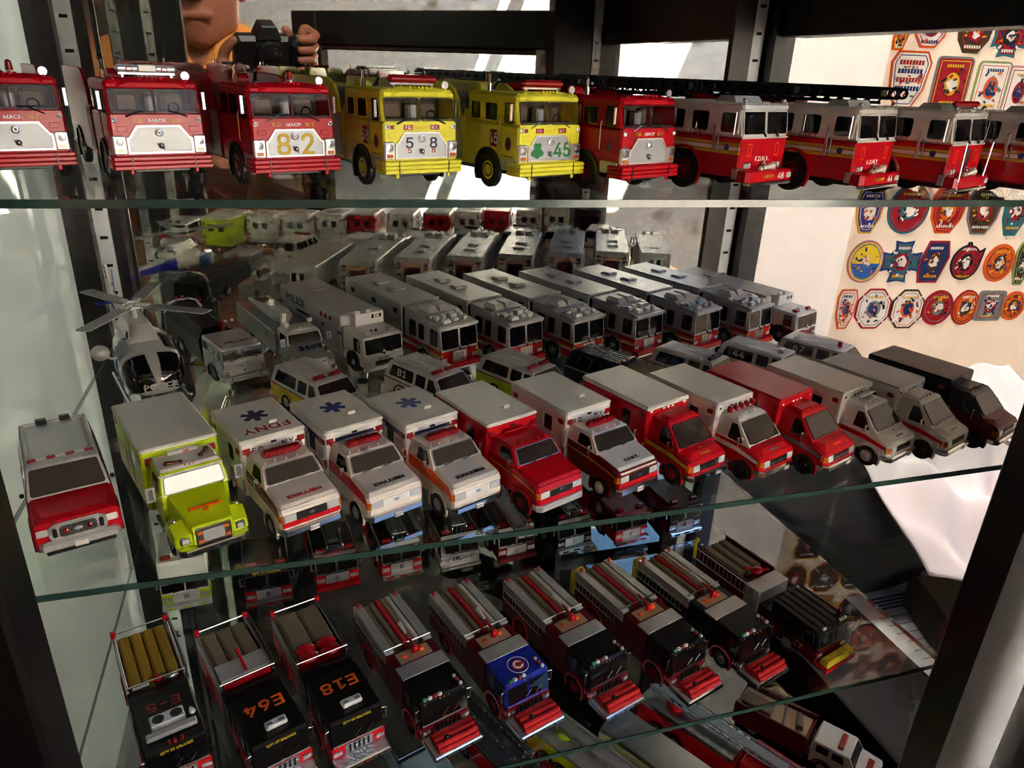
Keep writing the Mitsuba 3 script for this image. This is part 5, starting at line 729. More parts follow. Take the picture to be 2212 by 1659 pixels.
def bar_roof_pumper():
    v = V(); w = 17.8; L = 122
    v.add('cab', loft('x', [(0, 6), (0, 17.4), (44, 17.4), (44, 6)], -w, w, .8), 'paint'); v.add('upper_cab', loft('x', [(0, 17.4), (.4, 19), (2, 31), (3.4, 33.6), (43, 34.4), (44, 33), (44, 17.4)], -w + .2, w - .2, 1.3), 'upper')
    for s in (-1, 1):
        a, b = (-w + 1.4, -.6) if s < 0 else (.6, w - 1.4); qwin(v, [(a, .1, 19.4), (b, .1, 19.4), (b, 1.7, 30.4), (a, 1.7, 30.4)], m=.05, r=.8, trim='steel', tw=.35, name='windshield')
        for y0, y1 in ((5, 14), (22, 40)): swin(v, s, w - .1, y0, y1, 20.5, 31, r=.8, trim='chrome', tw=.3)
        v.add('number', text(SIDE(s, w), '37', 4.6, (s * 16, 13.6), .12), 'print_pink'); v.add('headlight_pair', plate(FRONT(0), rrect(*sorted((s * 11, s * 16.6)), 12, 15, .4), .5), 'enamel_white'); v.add('edge_trim', box(*sorted((s * (w - .2), s * (w + .5))), -8, 44, 6, 7.4, .2), 'chrome')
    v.add('roof_bar', [tube([(x, 2.6, 33.6), (x, 5, 36.4), (x, 43, 37)], .8, 8) for x in (-14, -7, 0, 7, 14)], 'enamel_black', smooth=50); v.add('roof_lamp', [ball((x, 3, 35), 1.4, 2) for x in (-12, -10, 8, 11, 14)] + [ball((9, 42, 38), 1.2, 1)], 'chrome', smooth=True); v.add('beacon', cyl((15, 9, 34), (15, 9, 39), 1.6, 1.3, 12), 'lens_red', smooth=35)
    v.add('bumper', box(-17.6, 17.6, -10, 1, 5, 8.6, .5), 'enamel_red'); v.add('bumper_hose', [hull([(x0, -8.6, 9.2), (x1, -8.6, 9.2), (x0, -2.6, 9.2), (x1, -2.6, 9.2), (x0 + .3, -8, 13.4), (x1 - .3, -8, 13.4), (x0 + .3, -3.2, 13.4), (x1 - .3, -3.2, 13.4)], .7) for x0, x1 in ((-15, -7.6), (-7, .6), (1.2, 8.4), (9, 15.4))], 'hose_lemon', smooth=30)
    v.add('gap_floor', box(-w + 2, w - 2, 44, 56, 6, 22, .4), 'enamel_black'); v.add('pump_house', box(-w, w, 56, 70, 7, 33, .5), 'satin_silver'); v.add('deck_gun', [ball((0, 74, 36), 4, 2, (1.4, 1, .7)), cyl((0, 74, 36), (-8, 80, 38), 1.3, 1.2), cyl((0, 74, 36), (8, 69, 38), 1.3, 1.2)], 'enamel_red', smooth=30)
    v.add('body', box(-w, w, 70, L, 7, 26, .5), 'paint'); v.add('body_side', [box(*sorted((s * (w - 2), s * w)), 70, L, 26, 35, .3) for s in (-1, 1)], 'paint'); v.add('hose', [box(-14 + 9.6 * i, -5.6 + 9.6 * i, 80, L - 1, 26, 34, 1.4) for i in range(3)], 'hose_tan'); v.add('side_ladder', [tube([(-w - 1.2, 58, z), (-w - 1.2, L, z)], .6) for z in (24, 34)], 'steel'); v.add('rungs', [tube([(-w - 1.2, y, 24), (-w - 1.2, y, 34)], .4) for y in np.arange(61, L, 4.4)], 'steel')
    v.add('rear_loop', tube([(-w - 1, L + 1, 24), (-w - 1, L + 3, 38), (-w + 2, L + 3, 42)], 1.6, 8), 'hose_lemon', smooth=50); v.add('tail_light', [ball((s * 15, L - 1, 37), 1.2, 1) for s in (-1, 1)], 'chrome', smooth=True); wheels(v, (25, 95), w + .3, 7.8, arch=w - .1); v.add('chassis', box(-11, 11, 2, L, 4.6, 8, .2), 'plastic_black'); return v
# ---------------------------------------------------------------- 9. aerial trucks seen face on behind them, and the ones on the lowest shelf
def face_truck(tall=0, lad=True, num=None, rail=False, name_text=None, chrome_face=True, L=150, beam=None):
    v = V(); w = 18; h = 36 + tall
    v.add('cab', loft('x', [(0, 6), (0, 17), (46, 17), (46, 6)], -w, w, .8), 'paint'); v.add('upper_cab', loft('x', [(0, 17), (.5, 18.4), (2.4, h - 4), (3.6, h - 1), (45, h), (46, h - 1), (46, 17)], -w + .2, w - .2, 1.2), 'upper')
    for s in (-1, 1):
        a, b = (-w + 1.4, -.7) if s < 0 else (.7, w - 1.4); qwin(v, [(a, .15, 18.8), (b, .15, 18.8), (b, 1.9, 30), (a, 1.9, 30)], m=.05, r=.8, trim='steel', tw=.4, name='windshield'); swin(v, s, w - .1, 5, 14, 20, 30, r=.8, trim='trimline', tw=.3); swin(v, s, w - .1, 24, 34, 20, 30, r=.8, trim='trimline', tw=.3)
        mirror_arm(v, s, w + 2.2, 3, 21, 29, 'chrome', 1.7); k = v.add('headlight_pair', plate(FRONT(0), rrect(*sorted((s * 10.4, s * 17.2)), 10.6, 14.4, .4), .6), 'chrome'); v.add('headlight', [plate(FRONT(-.6), rrect(s * x - 1.2, s * x + 1.2, 11.2, 13.8, .4), .2) for x in (12, 15.4)], 'lens_clear', k); v.add('wiper', tube([(s * 3, -.1, 19.4), (s * 9, -.4, 18.4)], .35), 'plastic_black')
    if chrome_face: v.add('face_plate', plate(FRONT(0), rrect(-9.4, 9.4, 8.6, 17.2, .5), .5), 'panel'); v.add('bell', lathe([(.01, 0), (2, 0), (1.6, 1.2), (.01, 1.6)], (0, 0, 0), 'z', 14).apply_transform(np.array([[1, 0, 0, 0], [0, 0, -1, -.5], [0, 1, 0, 13], [0, 0, 0, 1]])), 'steel', smooth=30)
    if num: v.add('number', text(FRONT(-.5), num, 3.4, (-4.5, 13), .14), 'print_black')
    if name_text: v.add('lettering', text(FRONT(2.4), name_text, 1.7, (0, 32.2), 1.4, stretch=1.0), 'print_gold')
    v.add('bumper', box(-18, 18, -5, 1, 4.6, 8.4, .5), 'chrome_bumper'); v.add('bumper_slot', [plate(FRONT(-5), rrect(x - 3, x + 3, 5.6, 7.4, .3), .15) for x in (-11, 0, 11)], 'paint')
    v.add('roof_light', [box(-15, -7, 5, 9, h - .6, h + 2.2, .8), box(7, 15, 5, 9, h - .6, h + 2.2, .8)], 'lens_red')
    if rail: v.add('roof_rack', [tube([(x, 4, h), (x, 5, h + 7), (x, 12, h + 7)], .5) for x in (-6, -2, 2, 6)] + [tube([(-6, 5, h + 7), (6, 5, h + 7)], .5)], 'steel')
    v.add('body', box(-w, w, 50, L, 7, 27, .6), 'paint'); v.add('upper_body', box(-w + .4, w - .4, 52, L - 1, 27, 32, .5), 'bodyside'); v.add('tail_light', [plate(REAR(L), rrect(s * 15 - 1.3, s * 15 + 1.3, 10, 20, .5), .4) for s in (-1, 1)], 'lens_red'); v.add('rear_panel', plate(REAR(L), rrect(-12, 12, 9, 30, .4), .3), 'satin_silver')
    if lad: ladder(v, 6 if not beam else -12, L - 4, h + 3, 12, 4.4, 'ladder_light'); v.add('turntable', cyl((0, L - 30, 30), (0, L - 30, h + 2.6), 9, 8, 18), 'paint', smooth=30)
    if beam: k = v.add('bucket', [box(-8, 8, -18, -11, h + 1, h + 8, .8)], 'enamel_grey'); v.add('number', text(FRONT(-18), beam, 4.2, (0, h + 4.5), .2), 'print_black', k)
    wheels(v, (26, 108, 126), w + .3, 7.8, arch=w - .1); v.add('chassis', box(-11, 11, 2, L, 4.6, 8, .2), 'plastic_black'); return v
def crew_pickup():
    v = V(); w = 16.5
    v.add('body', loft('x', [(0, 8), (0, 17), (1.5, 19), (19, 21.5), (56, 21.5), (56, 8)], -w, w, 1.0), 'paint'); v.add('cab_roof', hull([(s * 15.6, y, 21.4) for s in (-1, 1) for y in (18.6, 56)] + [(s * 14, y, 31) for s in (-1, 1) for y in (25, 54)], .8), 'roof')
    f = lambda x, t: (x, 18.6 + 6.4 * t - .8, 21.4 + 9.6 * t + .5); qwin(v, [f(-14.6, .1), f(14.6, .1), f(13, .9), f(-13, .9)], m=.1, r=.8, name='windshield')
    for s in (-1, 1):
        for y0, y1 in ((27, 38), (41, 52)):
            a = [(s * 16.2, y0, 22.4), (s * 16.2, y1, 22.4), (s * 15.0, y1, 29.6), (s * 15.0, y0 + (2 if y0 < 30 else 0), 29.6)]; qwin(v, a if s > 0 else [a[1], a[0], a[3], a[2]], m=.1, r=.6, name='side_window')
        v.add('headlight', plate(FRONT(0), rrect(*sorted((s * 9, s * 15)), 12, 16, .4), .4), 'lens_clear')
    v.add('light_bar', box(-10, 10, 31, 36, 31, 34, .8), 'lens_red'); v.add('bonnet_patch', plate(Frame((0, 6, 20.2), (1, 0, 0), (0, 13, 1.9)), rrect(-9, 9, 0, 5, .4), .3, 0), 'lens_red'); v.add('bumper', box(-16.6, 16.6, -3, 1, 6, 10, .5), 'chrome'); v.add('grille', plate(FRONT(0), rrect(-8, 8, 11.4, 16.4, .4), .4), 'steel')
    v.add('bed', box(-17.5, 17.5, 60, 128, 8, 27, .6), 'bedcol'); v.add('bed_floor', box(-14, 14, 63, 126, 26.8, 27.4, .1), 'enamel_tan'); v.add('bed_wall', [box(*sorted((s * 15, s * 17)), 60, 128, 27, 32, .3) for s in (-1, 1)], 'enamel_maroon'); v.add('load', [box(-12, 4, 96, 124, 27, 33, .8), cyl((-8, 70, 30), (8, 74, 30), 3.5), tube([(-10, 84, 28), (12, 88, 33), (10, 66, 37)], .8)], 'hose_tan', smooth=30); wheels(v, (14, 44, 108), w + .5, 7.0, arch=w - .1); v.add('chassis', box(-10, 10, 3, 126, 4.6, 9, .2), 'plastic_black'); return v
# ---------------------------------------------------------------- the collection on its shelves
M('chrome_white', 'e0e0de', .22, .6); M('cab_lining', '4a3e36', .8); M('cab_seat', '6a5a4c', .8); M('panel_silver', 'b6b8b8', .45, .35); M('ladder_dark', '101012', .4); M('hub_silver', '9a9a9a', .35, .7); M('roof_grey', 'a9a9a6', .45); M('frost', 'c4c8c8', .18, 0, .6); M('hose_white', 'c8c4b8', .8); M('brass_dark', '4a2a20', .25, .7)
M('roof_white', 'd2d0c6', .38, 0, .35); M('shutter_dark', '3a0c12', .5)
for a, b in dict(trimline='plastic_black', mirror='chrome', panel='panel_silver', ladder='ladder_dark', hub='hub_silver', arch='plastic_black', roof='roof_white', box='enamel_white', lower='enamel_white', lowercab='enamel_white', hood='enamel_white', cabtop='enamel_white', frame='steel',
                 wiper='plastic_black', sidestripe='print_red', sideline='print_gold', grille='plastic_black', valance='enamel_red', chrome_bumper='chrome', markers='enamel_white', boxmark='print_black', grillebars='steel', bright_trim='enamel_white', bodyside='satin_silver', roofplate='diamond_plate', hatch='satin_silver', rearpanel='shutter_dark',
                 rearside='enamel_white', lens_frost='frost', glass_shield='glass_smoke', glass_front='glass_dark', brass='brass_dark', blade='enamel_grey', roofnumber='print_orange', hosecol='hose_tan', ladder_light='steel', bedcol='enamel_maroon', lettercol='print_navy', roofbeads='plastic_black', roofred='lens_red', upper='enamel_white', paint='enamel_red').items():
    DEF[a] = b
Z = SHELF_Z
RED = dict(paint='enamel_red', hub='enamel_darkred'); YEL = dict(paint='enamel_yellow', trimline='enamel_yellow', hub='enamel_yellow')
G = 'fire engines on the topmost shelf'
def T_(v, lab, x, y, yaw, mats, sc=(1, 1, 1)): return put(v, 'fire_engine', lab, 'toy fire truck', (x, y, Z['top']), yaw, mats, G, sc)
T_(mack(wiper='metal', beacon=True), 'red flat-faced pumper with plain silver front, cut by the left picture edge', -.104, .362, 20, RED)
T_(mack(wiper='black', bar='clear'), 'red flat-faced pumper with black wipers and clear roof light bar, second from left', -.049, .355, 19, RED)
T_(mack(panel=[('8', 'print_gold', -5.2, 19, 8.4, 1.0), ('2', 'print_gold', 5.6, 19, 8.4, 1.0)], beacon=True), 'red flat-faced pumper with a gold 8 and 2 on its silver front', .006, .346, 20, RED)
T_(mack(panel=[('5', 'print_navy', -6, 20.6, 4.4, 1.2), ('5', 'print_red', -6, 17.4, 2.2, 1.2), ('8', 'print_navy', 6, 20.6, 4.4, 1.2), ('8', 'print_red', 6, 17.4, 2.2, 1.2)], wiper='black', bar='red', redtag=True, emblem=True, sidenum='58'), 'yellow pumper with a red light bar and starred 58 on its front', .0605, .341, 18, YEL)
yl = mack(panel=[('45', 'print_green', 7.2, 18.6, 6.2, 1.0)], bar='red', redtag=True, emblem=True, sidenum='45')
yl.add('green_mark', plate(FRONT(-.5), unary_union([Point(-7.6 + a, 18.6 + b).buffer(r) for a, b, r in ((0, 0, 2.2), (-2.2, -1.2, 1.4), (2.2, -1.2, 1.4), (-1.0, 2.2, 1.1), (1.1, 2.2, 1.1), (0, -2, 1.6))]), .12), 'print_green', '__grille_panel')
T_(yl, 'yellow pumper with a red light bar and green 45 on its front', .119, .333, 20, YEL)
T_(mack(aerial=(42, 196, 46.5), L=190, bar=None, emblem=True), 'red flat-faced ladder truck with plain silver front, right of the yellow pumpers', .165, .3245, 21, dict(RED, trimline='steel'))
TW = dict(RED, upper='enamel_white')
T_(custom(num='48'), 'white over red ladder truck marked 48, beside the all red ladder truck', .2235, .3185, 21, TW)
T_(custom(num='46'), 'white over red ladder truck marked 46, left of the chrome poled ones', .2785, .3065, 21, TW)
T_(custom(poles=True, chrome_arch=True, bar=True, text_front=' .'), 'white over red truck with two chrome front poles, second from right of the top row', .3245, .296, 21, TW)
T_(custom(poles=True, chrome_arch=True, bar=True, aerial=None, text_front=' .'), 'white over red truck with chrome poles at the right picture edge', .372, .288, 20, TW)
# ---- middle shelf, front row
def A_(v, name, lab, cat, x, y, yaw, mats, grp='ambulances along the front of the middle shelf', sc=(1, 1, 1)): return put(v, name, lab, cat, (x, y, Z['middle']), yaw, mats, grp, sc)
A_(wagon(W=19, L=92, H=36.5, bar=None, ribs=False, big=True), 'station_wagon', 'large red and silver command wagon with chrome grille at left end of front row', 'toy car', -.110, .346, 18, dict(paint='enamel_red', hood='enamel_red', roof='satin_silver', lower='enamel_red', sidestripe='satin_silver'), None)
LM = dict(paint='enamel_lime', upper='roof_white', roof='roof_white'); A_(bonnet_ambulance(), 'ambulance', 'large lime green long-nosed ambulance with white roof', 'toy ambulance', -.047, .328, 21, LM)
CR = 'enamel_cream'; W_ = 'enamel_white'
base = dict(box=W_, roof='roof_white', lowercab=CR, hood=CR, cabtop=CR, lower='enamel_crimson', sidestripe='enamel_crimson', valance='enamel_crimson')
A_(ambulance(Q=92, roof_star='print_navy', roof_text='FDNY', hood_text=('AMBULANCE', 'print_red', True), front_text=('F.D.', 'N.Y.'), front_num='122'), 'ambulance', 'cream and red ambulance with FDNY and a star on its white roof', 'toy ambulance', .000, .331, 22, dict(base, sidestripe='enamel_maroon', wiper='steel'))
b2 = dict(base, lower=W_, valance=CR, grille=W_, sideline='enamel_crimson')
A_(ambulance(Q=92, roof_star='print_blue', band='print_navy', stripe='print_red', hood_text=('AMBULANCE', 'print_black', True), front_num='Y. 233'), 'ambulance', 'white ambulance with blue roof star, red cab stripe and blue band marked Y. 233', 'toy ambulance', .0435, .333, 22, b2)
A_(ambulance(Q=91, roof_star='print_blue', band='print_navy', stripe='print_red', hood_text=('AMBULANCE', 'print_black', True), front_num='304'), 'ambulance', 'white ambulance with blue roof star, orange cab stripe and number 304', 'toy ambulance', .0875, .331, 22, dict(b2, sidestripe='print_orange', sideline='print_orange'))
A_(ambulance(bar=False, grille='steel', plate_tag=False), 'ambulance', 'red pickup ambulance with white roof and silver bumper', 'toy ambulance', .1325, .3215, 21, dict(base, box='enamel_red', lowercab='enamel_red', hood='enamel_red', cabtop='enamel_red', lower='enamel_crimson', valance='enamel_red', grille='chrome', chrome_bumper='satin_silver', markers='enamel_red', hub='enamel_darkred', sidestripe='enamel_red', sideline='print_gold', roof_grey='enamel_red', frame='steel'))
A_(ambulance(front_text=('F.D.', 'N.Y.'), hood_text=('F.D.N.Y.', 'print_black', False)), 'ambulance', 'maroon and white ambulance with white bonnet lettered F.D.N.Y.', 'toy ambulance', .182, .3265, 20, dict(base, lowercab='enamel_maroon', hood=W_, cabtop=W_, lower='enamel_maroon', sidestripe='enamel_maroon', valance='enamel_crimson', hub='enamel_white', frame='plastic_black'))
rv = dict(box='enamel_red', roof='roof_white', lowercab='enamel_red', hood='enamel_red', cabtop='enamel_red', lower='enamel_maroon', sidestripe='print_gold', markers='enamel_red', hub='enamel_darkred', boxmark='print_white')
A_(van(lid=True, hoodmark='print_gold', side_num='M'), 'ambulance', 'red van ambulance with overhanging white roof lid', 'toy ambulance', .2305, .331, 20, rv)
A_(van(star_=True, barstyle=True, hoodmark='print_grey'), 'ambulance', 'white van ambulance with red bonnet and row of roof lights', 'toy ambulance', .2755, .326, 20, dict(rv, box=W_, cabtop=W_, lowercab='enamel_crimson', hood='enamel_red', lower='enamel_maroon', sidestripe='print_white', boxmark='print_black', hub='plastic_black', markers=W_))
A_(van(side_num='14', hoodmark='print_orange'), 'ambulance', 'all red van ambulance, roof included, numbered 14', 'toy ambulance', .319, .323, 20, dict(rv, roof='enamel_red', hub='plastic_black', sidestripe='print_grey'))
A_(van(side_num='9', vent=True, hoodmark='print_grey'), 'ambulance', 'white van ambulance with a 9 and red side stripe', 'toy ambulance', .3675, .3235, 20, dict(rv, box=W_, cabtop=W_, lowercab=W_, hood=W_, lower=W_, sidestripe='enamel_crimson', grille='plastic_black', grillebars='plastic_black', boxmark='print_black', hub='roof_grey', markers=W_))
A_(van(hoodmark='print_gold'), 'ambulance', 'greyish white van ambulance, second from right end', 'toy ambulance', .411, .3225, 20, dict(rv, box='roof_white', roof='roof_grey', cabtop='roof_white', lowercab='roof_white', hood='roof_white', lower='roof_white', sidestripe='enamel_crimson', grille='plastic_black', grillebars='plastic_black', boxmark='print_black', hub='plastic_black', markers='lens_amber'))
A_(van(), 'ambulance', 'black and maroon van ambulance at the right end of the row', 'toy ambulance', .459, .327, 20, dict(rv, box='enamel_black', roof='enamel_black', cabtop='enamel_darkgrey', lowercab='enamel_maroon', hood='enamel_maroon', lower='enamel_maroon', sidestripe='enamel_maroon', hub='plastic_black', boxmark='print_black', markers='enamel_black', roof_grey='enamel_black'))
# ---- middle shelf, the station wagons
def S_(lab, rx, ry, mats, **k): return put(wagon(**k), 'station_wagon', lab, 'toy car', (rx + .0135 + .0170, ry + .009 - .0310, Z['middle']), 31, mats, 'small station wagons in the middle row')
wm = lambda lo, st='print_red', up=W_, hd=None: dict(paint=up, hood=hd or up, roof=up, lower=lo, sidestripe=st)
S_('white station wagon with yellow and red lower sides, leftmost of its row', .006, .467, dict(wm('print_yellow'), arch='print_yellow', hood=CR), num='*', nc='print_navy')
S_('white station wagon with B1 on its rear window', .0865, .461, dict(wm(CR), hood=CR), num='B1')
S_('yellow-green station wagon with white roof', .156, .457, wm('enamel_lime', up=W_, hd='enamel_lime') | dict(arch='enamel_lime'))
S_('navy blue station wagon with a silver side stripe', .226, .453, dict(wm('enamel_navy', 'satin_silver', 'enamel_navy'), trimline='enamel_navy'), bar='dark')
S_('white station wagon with dark windows and blue roof light', .296, .447, wm(W_, 'print_grey'), num='1', nc='print_red', bar='dark', door_text='FIRE')
S_('white over red station wagon with 44 on its rear window', .3575, .4475, wm('enamel_crimson', 'print_gold', W_), num='44', bar='box', door_text='FIRE')
S_('white over red station wagon with 67 on its rear window, red beacon', .416, .449, wm('enamel_crimson', 'print_gold', W_, 'enamel_red'), num='67', bar='beacon', door_text='FIRE')
# ---- middle shelf, back row
def R_(v, name, lab, cat, x, y, yaw, mats, grp=None, sc=(1, 1, 1)): return put(v, name, lab, cat, (x, y, Z['middle']), yaw, mats, grp, sc)
put(helicopter(), 'helicopter', 'white and blue police helicopter at the left end of the middle shelf', 'toy helicopter', (-.096, .523, Z['middle']), 19, {}, None, (1.08, 1, 1.0))
R_(hoop_truck(), 'police_truck', 'silver flat-faced truck with dark rounded body and silver hoop', 'toy truck', -.040, .545, 24, dict(paint='satin_silver', panel='satin_silver', trimline='plastic_black'), None, (.87, .98, .74))
R_(boat_truck(), 'police_truck', 'silver police truck numbered 3503 carrying a white boat', 'toy truck', .014, .550, 20, dict(paint='satin_silver', upper='enamel_white', bodyside='satin_silver'), None, (.9, .98, .8))
PS = dict(paint='roof_white', upper='enamel_white', bodyside='satin_silver', roofplate='satin_silver', sidestripe='print_navy', trimline='plastic_black', roofred='satin_silver')
R_(flat_rescue(), 'police_truck', 'grey boxy police truck with white air unit above its cab', 'toy truck', .0655, .549, 24, PS, None, (1, .97, .97))
for i, (x, y, lab, rp) in enumerate(((.1255, .541, 'silver roofed red rescue truck beside the boxy grey police truck', 'satin_silver'), (.1815, .539, 'silver roofed red rescue truck, second of six', 'diamond_plate'), (.237, .538, 'silver roofed red rescue truck, third of six', 'diamond_plate'), (.2935, .5385, 'silver roofed red rescue truck, fourth of six', 'diamond_plate'), (.351, .539, 'silver roofed red rescue truck, fifth of six', 'diamond_plate'), (.4065, .5405, 'silver roofed red rescue truck, last of six, tan toned roof', 'satin_silver'))):
    R_(rescue() if i == 0 else R0, 'rescue_truck', lab, 'toy rescue truck', x, y, 23, dict(paint='enamel_crimson', upper='satin_silver', bright_trim='enamel_white', roofplate=rp), 'silver and red rescue trucks at the back') if i else None
    if i == 0: R0 = rescue(); R_(R0, 'rescue_truck', lab, 'toy rescue truck', x, y, 23, dict(paint='enamel_crimson', upper='satin_silver', bright_trim='enamel_white', roofplate=rp), 'silver and red rescue trucks at the back')
R_(flat_rescue(), 'rescue_truck', 'white over red boxy rescue truck with two red roof lamps, last at right', 'toy rescue truck', .4585, .541, 22, dict(paint='enamel_maroon', upper='enamel_white', bodyside='roof_grey', roofplate='roof_grey', lettercol='print_red', sidestripe='enamel_crimson', roofbeads='roof_grey'), None, (.93, .97, .93))
# ---- third shelf
def E_(v, name, lab, cat, x, y, yaw, mats={}, grp='pumpers along the front of the third shelf', sc=(1, 1, 1)): return put(v, name, lab, cat, (x, y, Z['third']), yaw, mats, grp, sc)
BK = dict(paint='enamel_crimson', upper='enamel_black', bodyside='steel', arch='enamel_crimson', roof_grey='roof_grey', hub='enamel_darkred')
E_(pumper('E-5'), 'pumper', 'black roofed pumper marked E-5 with yellow hose bed and white fan unit', 'toy fire truck', -.0860, .344, 18, dict(BK, roofnumber='print_red', hosecol='hose_yellow'))
E_(pumper('E64'), 'pumper', 'black roofed pumper with orange E64 on its roof', 'toy fire truck', -.0280, .334, 20, dict(BK))
E_(pumper('E18'), 'pumper', 'black roofed pumper with orange E18 and red hose bundles', 'toy fire truck', .0165, .339, 17, dict(BK, chrome_bumper='chrome'))
P0_ = pumper('black'); BK2 = dict(BK, paint='enamel_maroon')
cub = pumper('black'); k = cub.add('roof_emblem', plate(TOP(36.0), affinity.translate(Point(0, 0).buffer(7.4).difference(Point(0, 0).buffer(6.8)), 0, 23), .12), 'print_white'); cub.add('disc', plate(TOP(36.0), Point(0, 23).buffer(4.8), .12), 'print_red', k); cub.add('letter', plate(TOP(36.1), affinity.translate(Point(0, 0).buffer(3.6).difference(Point(.3, 0).buffer(2.2)).difference(sbox(1, -1, 5, 1)), 0, 23), .12), 'print_white', k)
P1_ = pumper('black'); P1_.add('rear_hose', [hull([(x + q, y, z) for q in (-4.6, 4.6) for y in (118.6, 123) for z in (13, 33)], .9) for x in (-12.5,)], 'hose_lemon', label='yellow folded hose at the tail')
for v, lab, x, y, m in ((P0_, 'black over maroon pumper with red bumper hose, left of the blue one', .0745, .332, BK2), (cub, 'blue cabbed pumper with round red and white roof emblem', .131, .333, dict(BK2, upper='enamel_blue')), (P0_, 'black over maroon pumper with red bumper hose, right of the blue one', .190, .334, dict(BK2)),
                        (P1_, 'black over maroon pumper with red bumper hose, second right of the blue one', .250, .331, BK2), (P1_, 'all black pumper with red bumper hose beside the yellow-hosed one', .3055, .332, dict(BK2, paint='enamel_black', hub='chrome'))):
    E_(v, 'pumper', lab, 'toy fire truck', x, y, 17, m)
E_(bar_roof_pumper(), 'pumper', 'red pumper numbered 37 with yellow bumper hose and bars over its black roof', 'toy fire truck', .364, .333, 16, dict(paint='enamel_maroon', upper='enamel_black'))
def B_(lab, x, y, yaw, mats, z='third', name='ladder_truck', grp='ladder trucks behind the pumpers', sc=(1, 1, 1), **k): return put(face_truck(**k), name, lab, 'toy fire truck', (x, y, Z[z]), yaw, {**dict(panel='panel_silver', bodyside='steel'), **mats}, grp, sc)
B_('white and lime truck below the lime ambulance', -.100, .512, 5, dict(paint='enamel_lime', upper='enamel_white', chrome_bumper='enamel_white', panel='enamel_white', ladder_light='enamel_white'), tall=10)
B_('black and red truck lettered CITY OF ORLANDO behind the pumpers', -.038, .500, 4, dict(paint='enamel_crimson', upper='enamel_black', chrome_bumper='steel'), name_text='CITY OF ORLANDO', lad=False)
B_('red and chrome truck with red roof lamps, right of the lettered one', .016, .507, 6, dict(paint='enamel_crimson', upper='enamel_black', chrome_bumper='enamel_crimson'))
B_('red truck with bright silver face and grey roof rails', .0695, .509, 7, dict(paint='enamel_crimson', upper='enamel_black', panel='chrome_white'), rail=True)
B_('dark truck with silver face numbered 15', .120, .509, 6, dict(paint='satin_silver', upper='enamel_black', panel='chrome_white'), num='15', rail=True)
B_('dark truck with grey ladder bucket marked 2', .171, .508, 6, dict(paint='enamel_maroon', upper='enamel_darkgrey', ladder_light='enamel_grey', chrome_bumper='enamel_maroon'), beam='2')
B_('dark blue and black truck behind the pumpers', .226, .508, 8, dict(paint='enamel_black', upper='enamel_black', panel='enamel_paleblue', chrome_bumper='enamel_paleblue'))
B_('small maroon truck with pale blue roof edge', .282, .507, 8, dict(paint='enamel_crimson', upper='enamel_maroon', ladder_light='enamel_paleblue'), lad=False)
B_('maroon and black truck nearest the right post', .338, .508, 8, dict(paint='enamel_maroon', upper='enamel_black'), lad=False)
# ---- lowest shelf
F = 'vehicles glimpsed on the lowest shelf'
def F_(v, name, lab, cat, x, y, yaw, mats): return put(v, name, lab, cat, (x, y, Z['fourth']), yaw, mats, F)
F_(crew_pickup(), 'rescue_truck', 'cream crew cab truck with tan load bed on the lowest shelf', 'toy truck', .462, .338, 36, dict(paint='roof_white', roof='roof_white', bedcol='enamel_maroon'))
B_('red engine with grey hose rails on the lowest shelf', .375, .338, 30, dict(paint='enamel_red', upper='enamel_red', ladder_light='enamel_paleblue'), z='fourth', grp=F)
B_('grey and lime ladder truck on the lowest shelf', .262, .335, 30, dict(paint='enamel_lime', upper='enamel_lime', ladder_light='enamel_grey', bodyside='enamel_grey'), z='fourth', grp=F)
B_('white roofed truck at the bottom edge of the lowest shelf', .325, .316, 30, dict(paint='enamel_white', upper='enamel_white'), z='fourth', grp=F, lad=False)
for i, (x, y, lab) in enumerate(((.008, .400, 'pale blue truck below the E64 pumper'), (.086, .405, 'pale blue truck below the E18 pumper'))): B_(lab, x, y, 18, dict(paint='enamel_paleblue', upper='enamel_paleblue', ladder_light='enamel_paleblue'), z='fourth', grp=F, lad=False)
B_('maroon truck between the two on the lowest shelf', .175, .372, 24, dict(paint='enamel_crimson', upper='enamel_maroon'), z='fourth', grp=F)
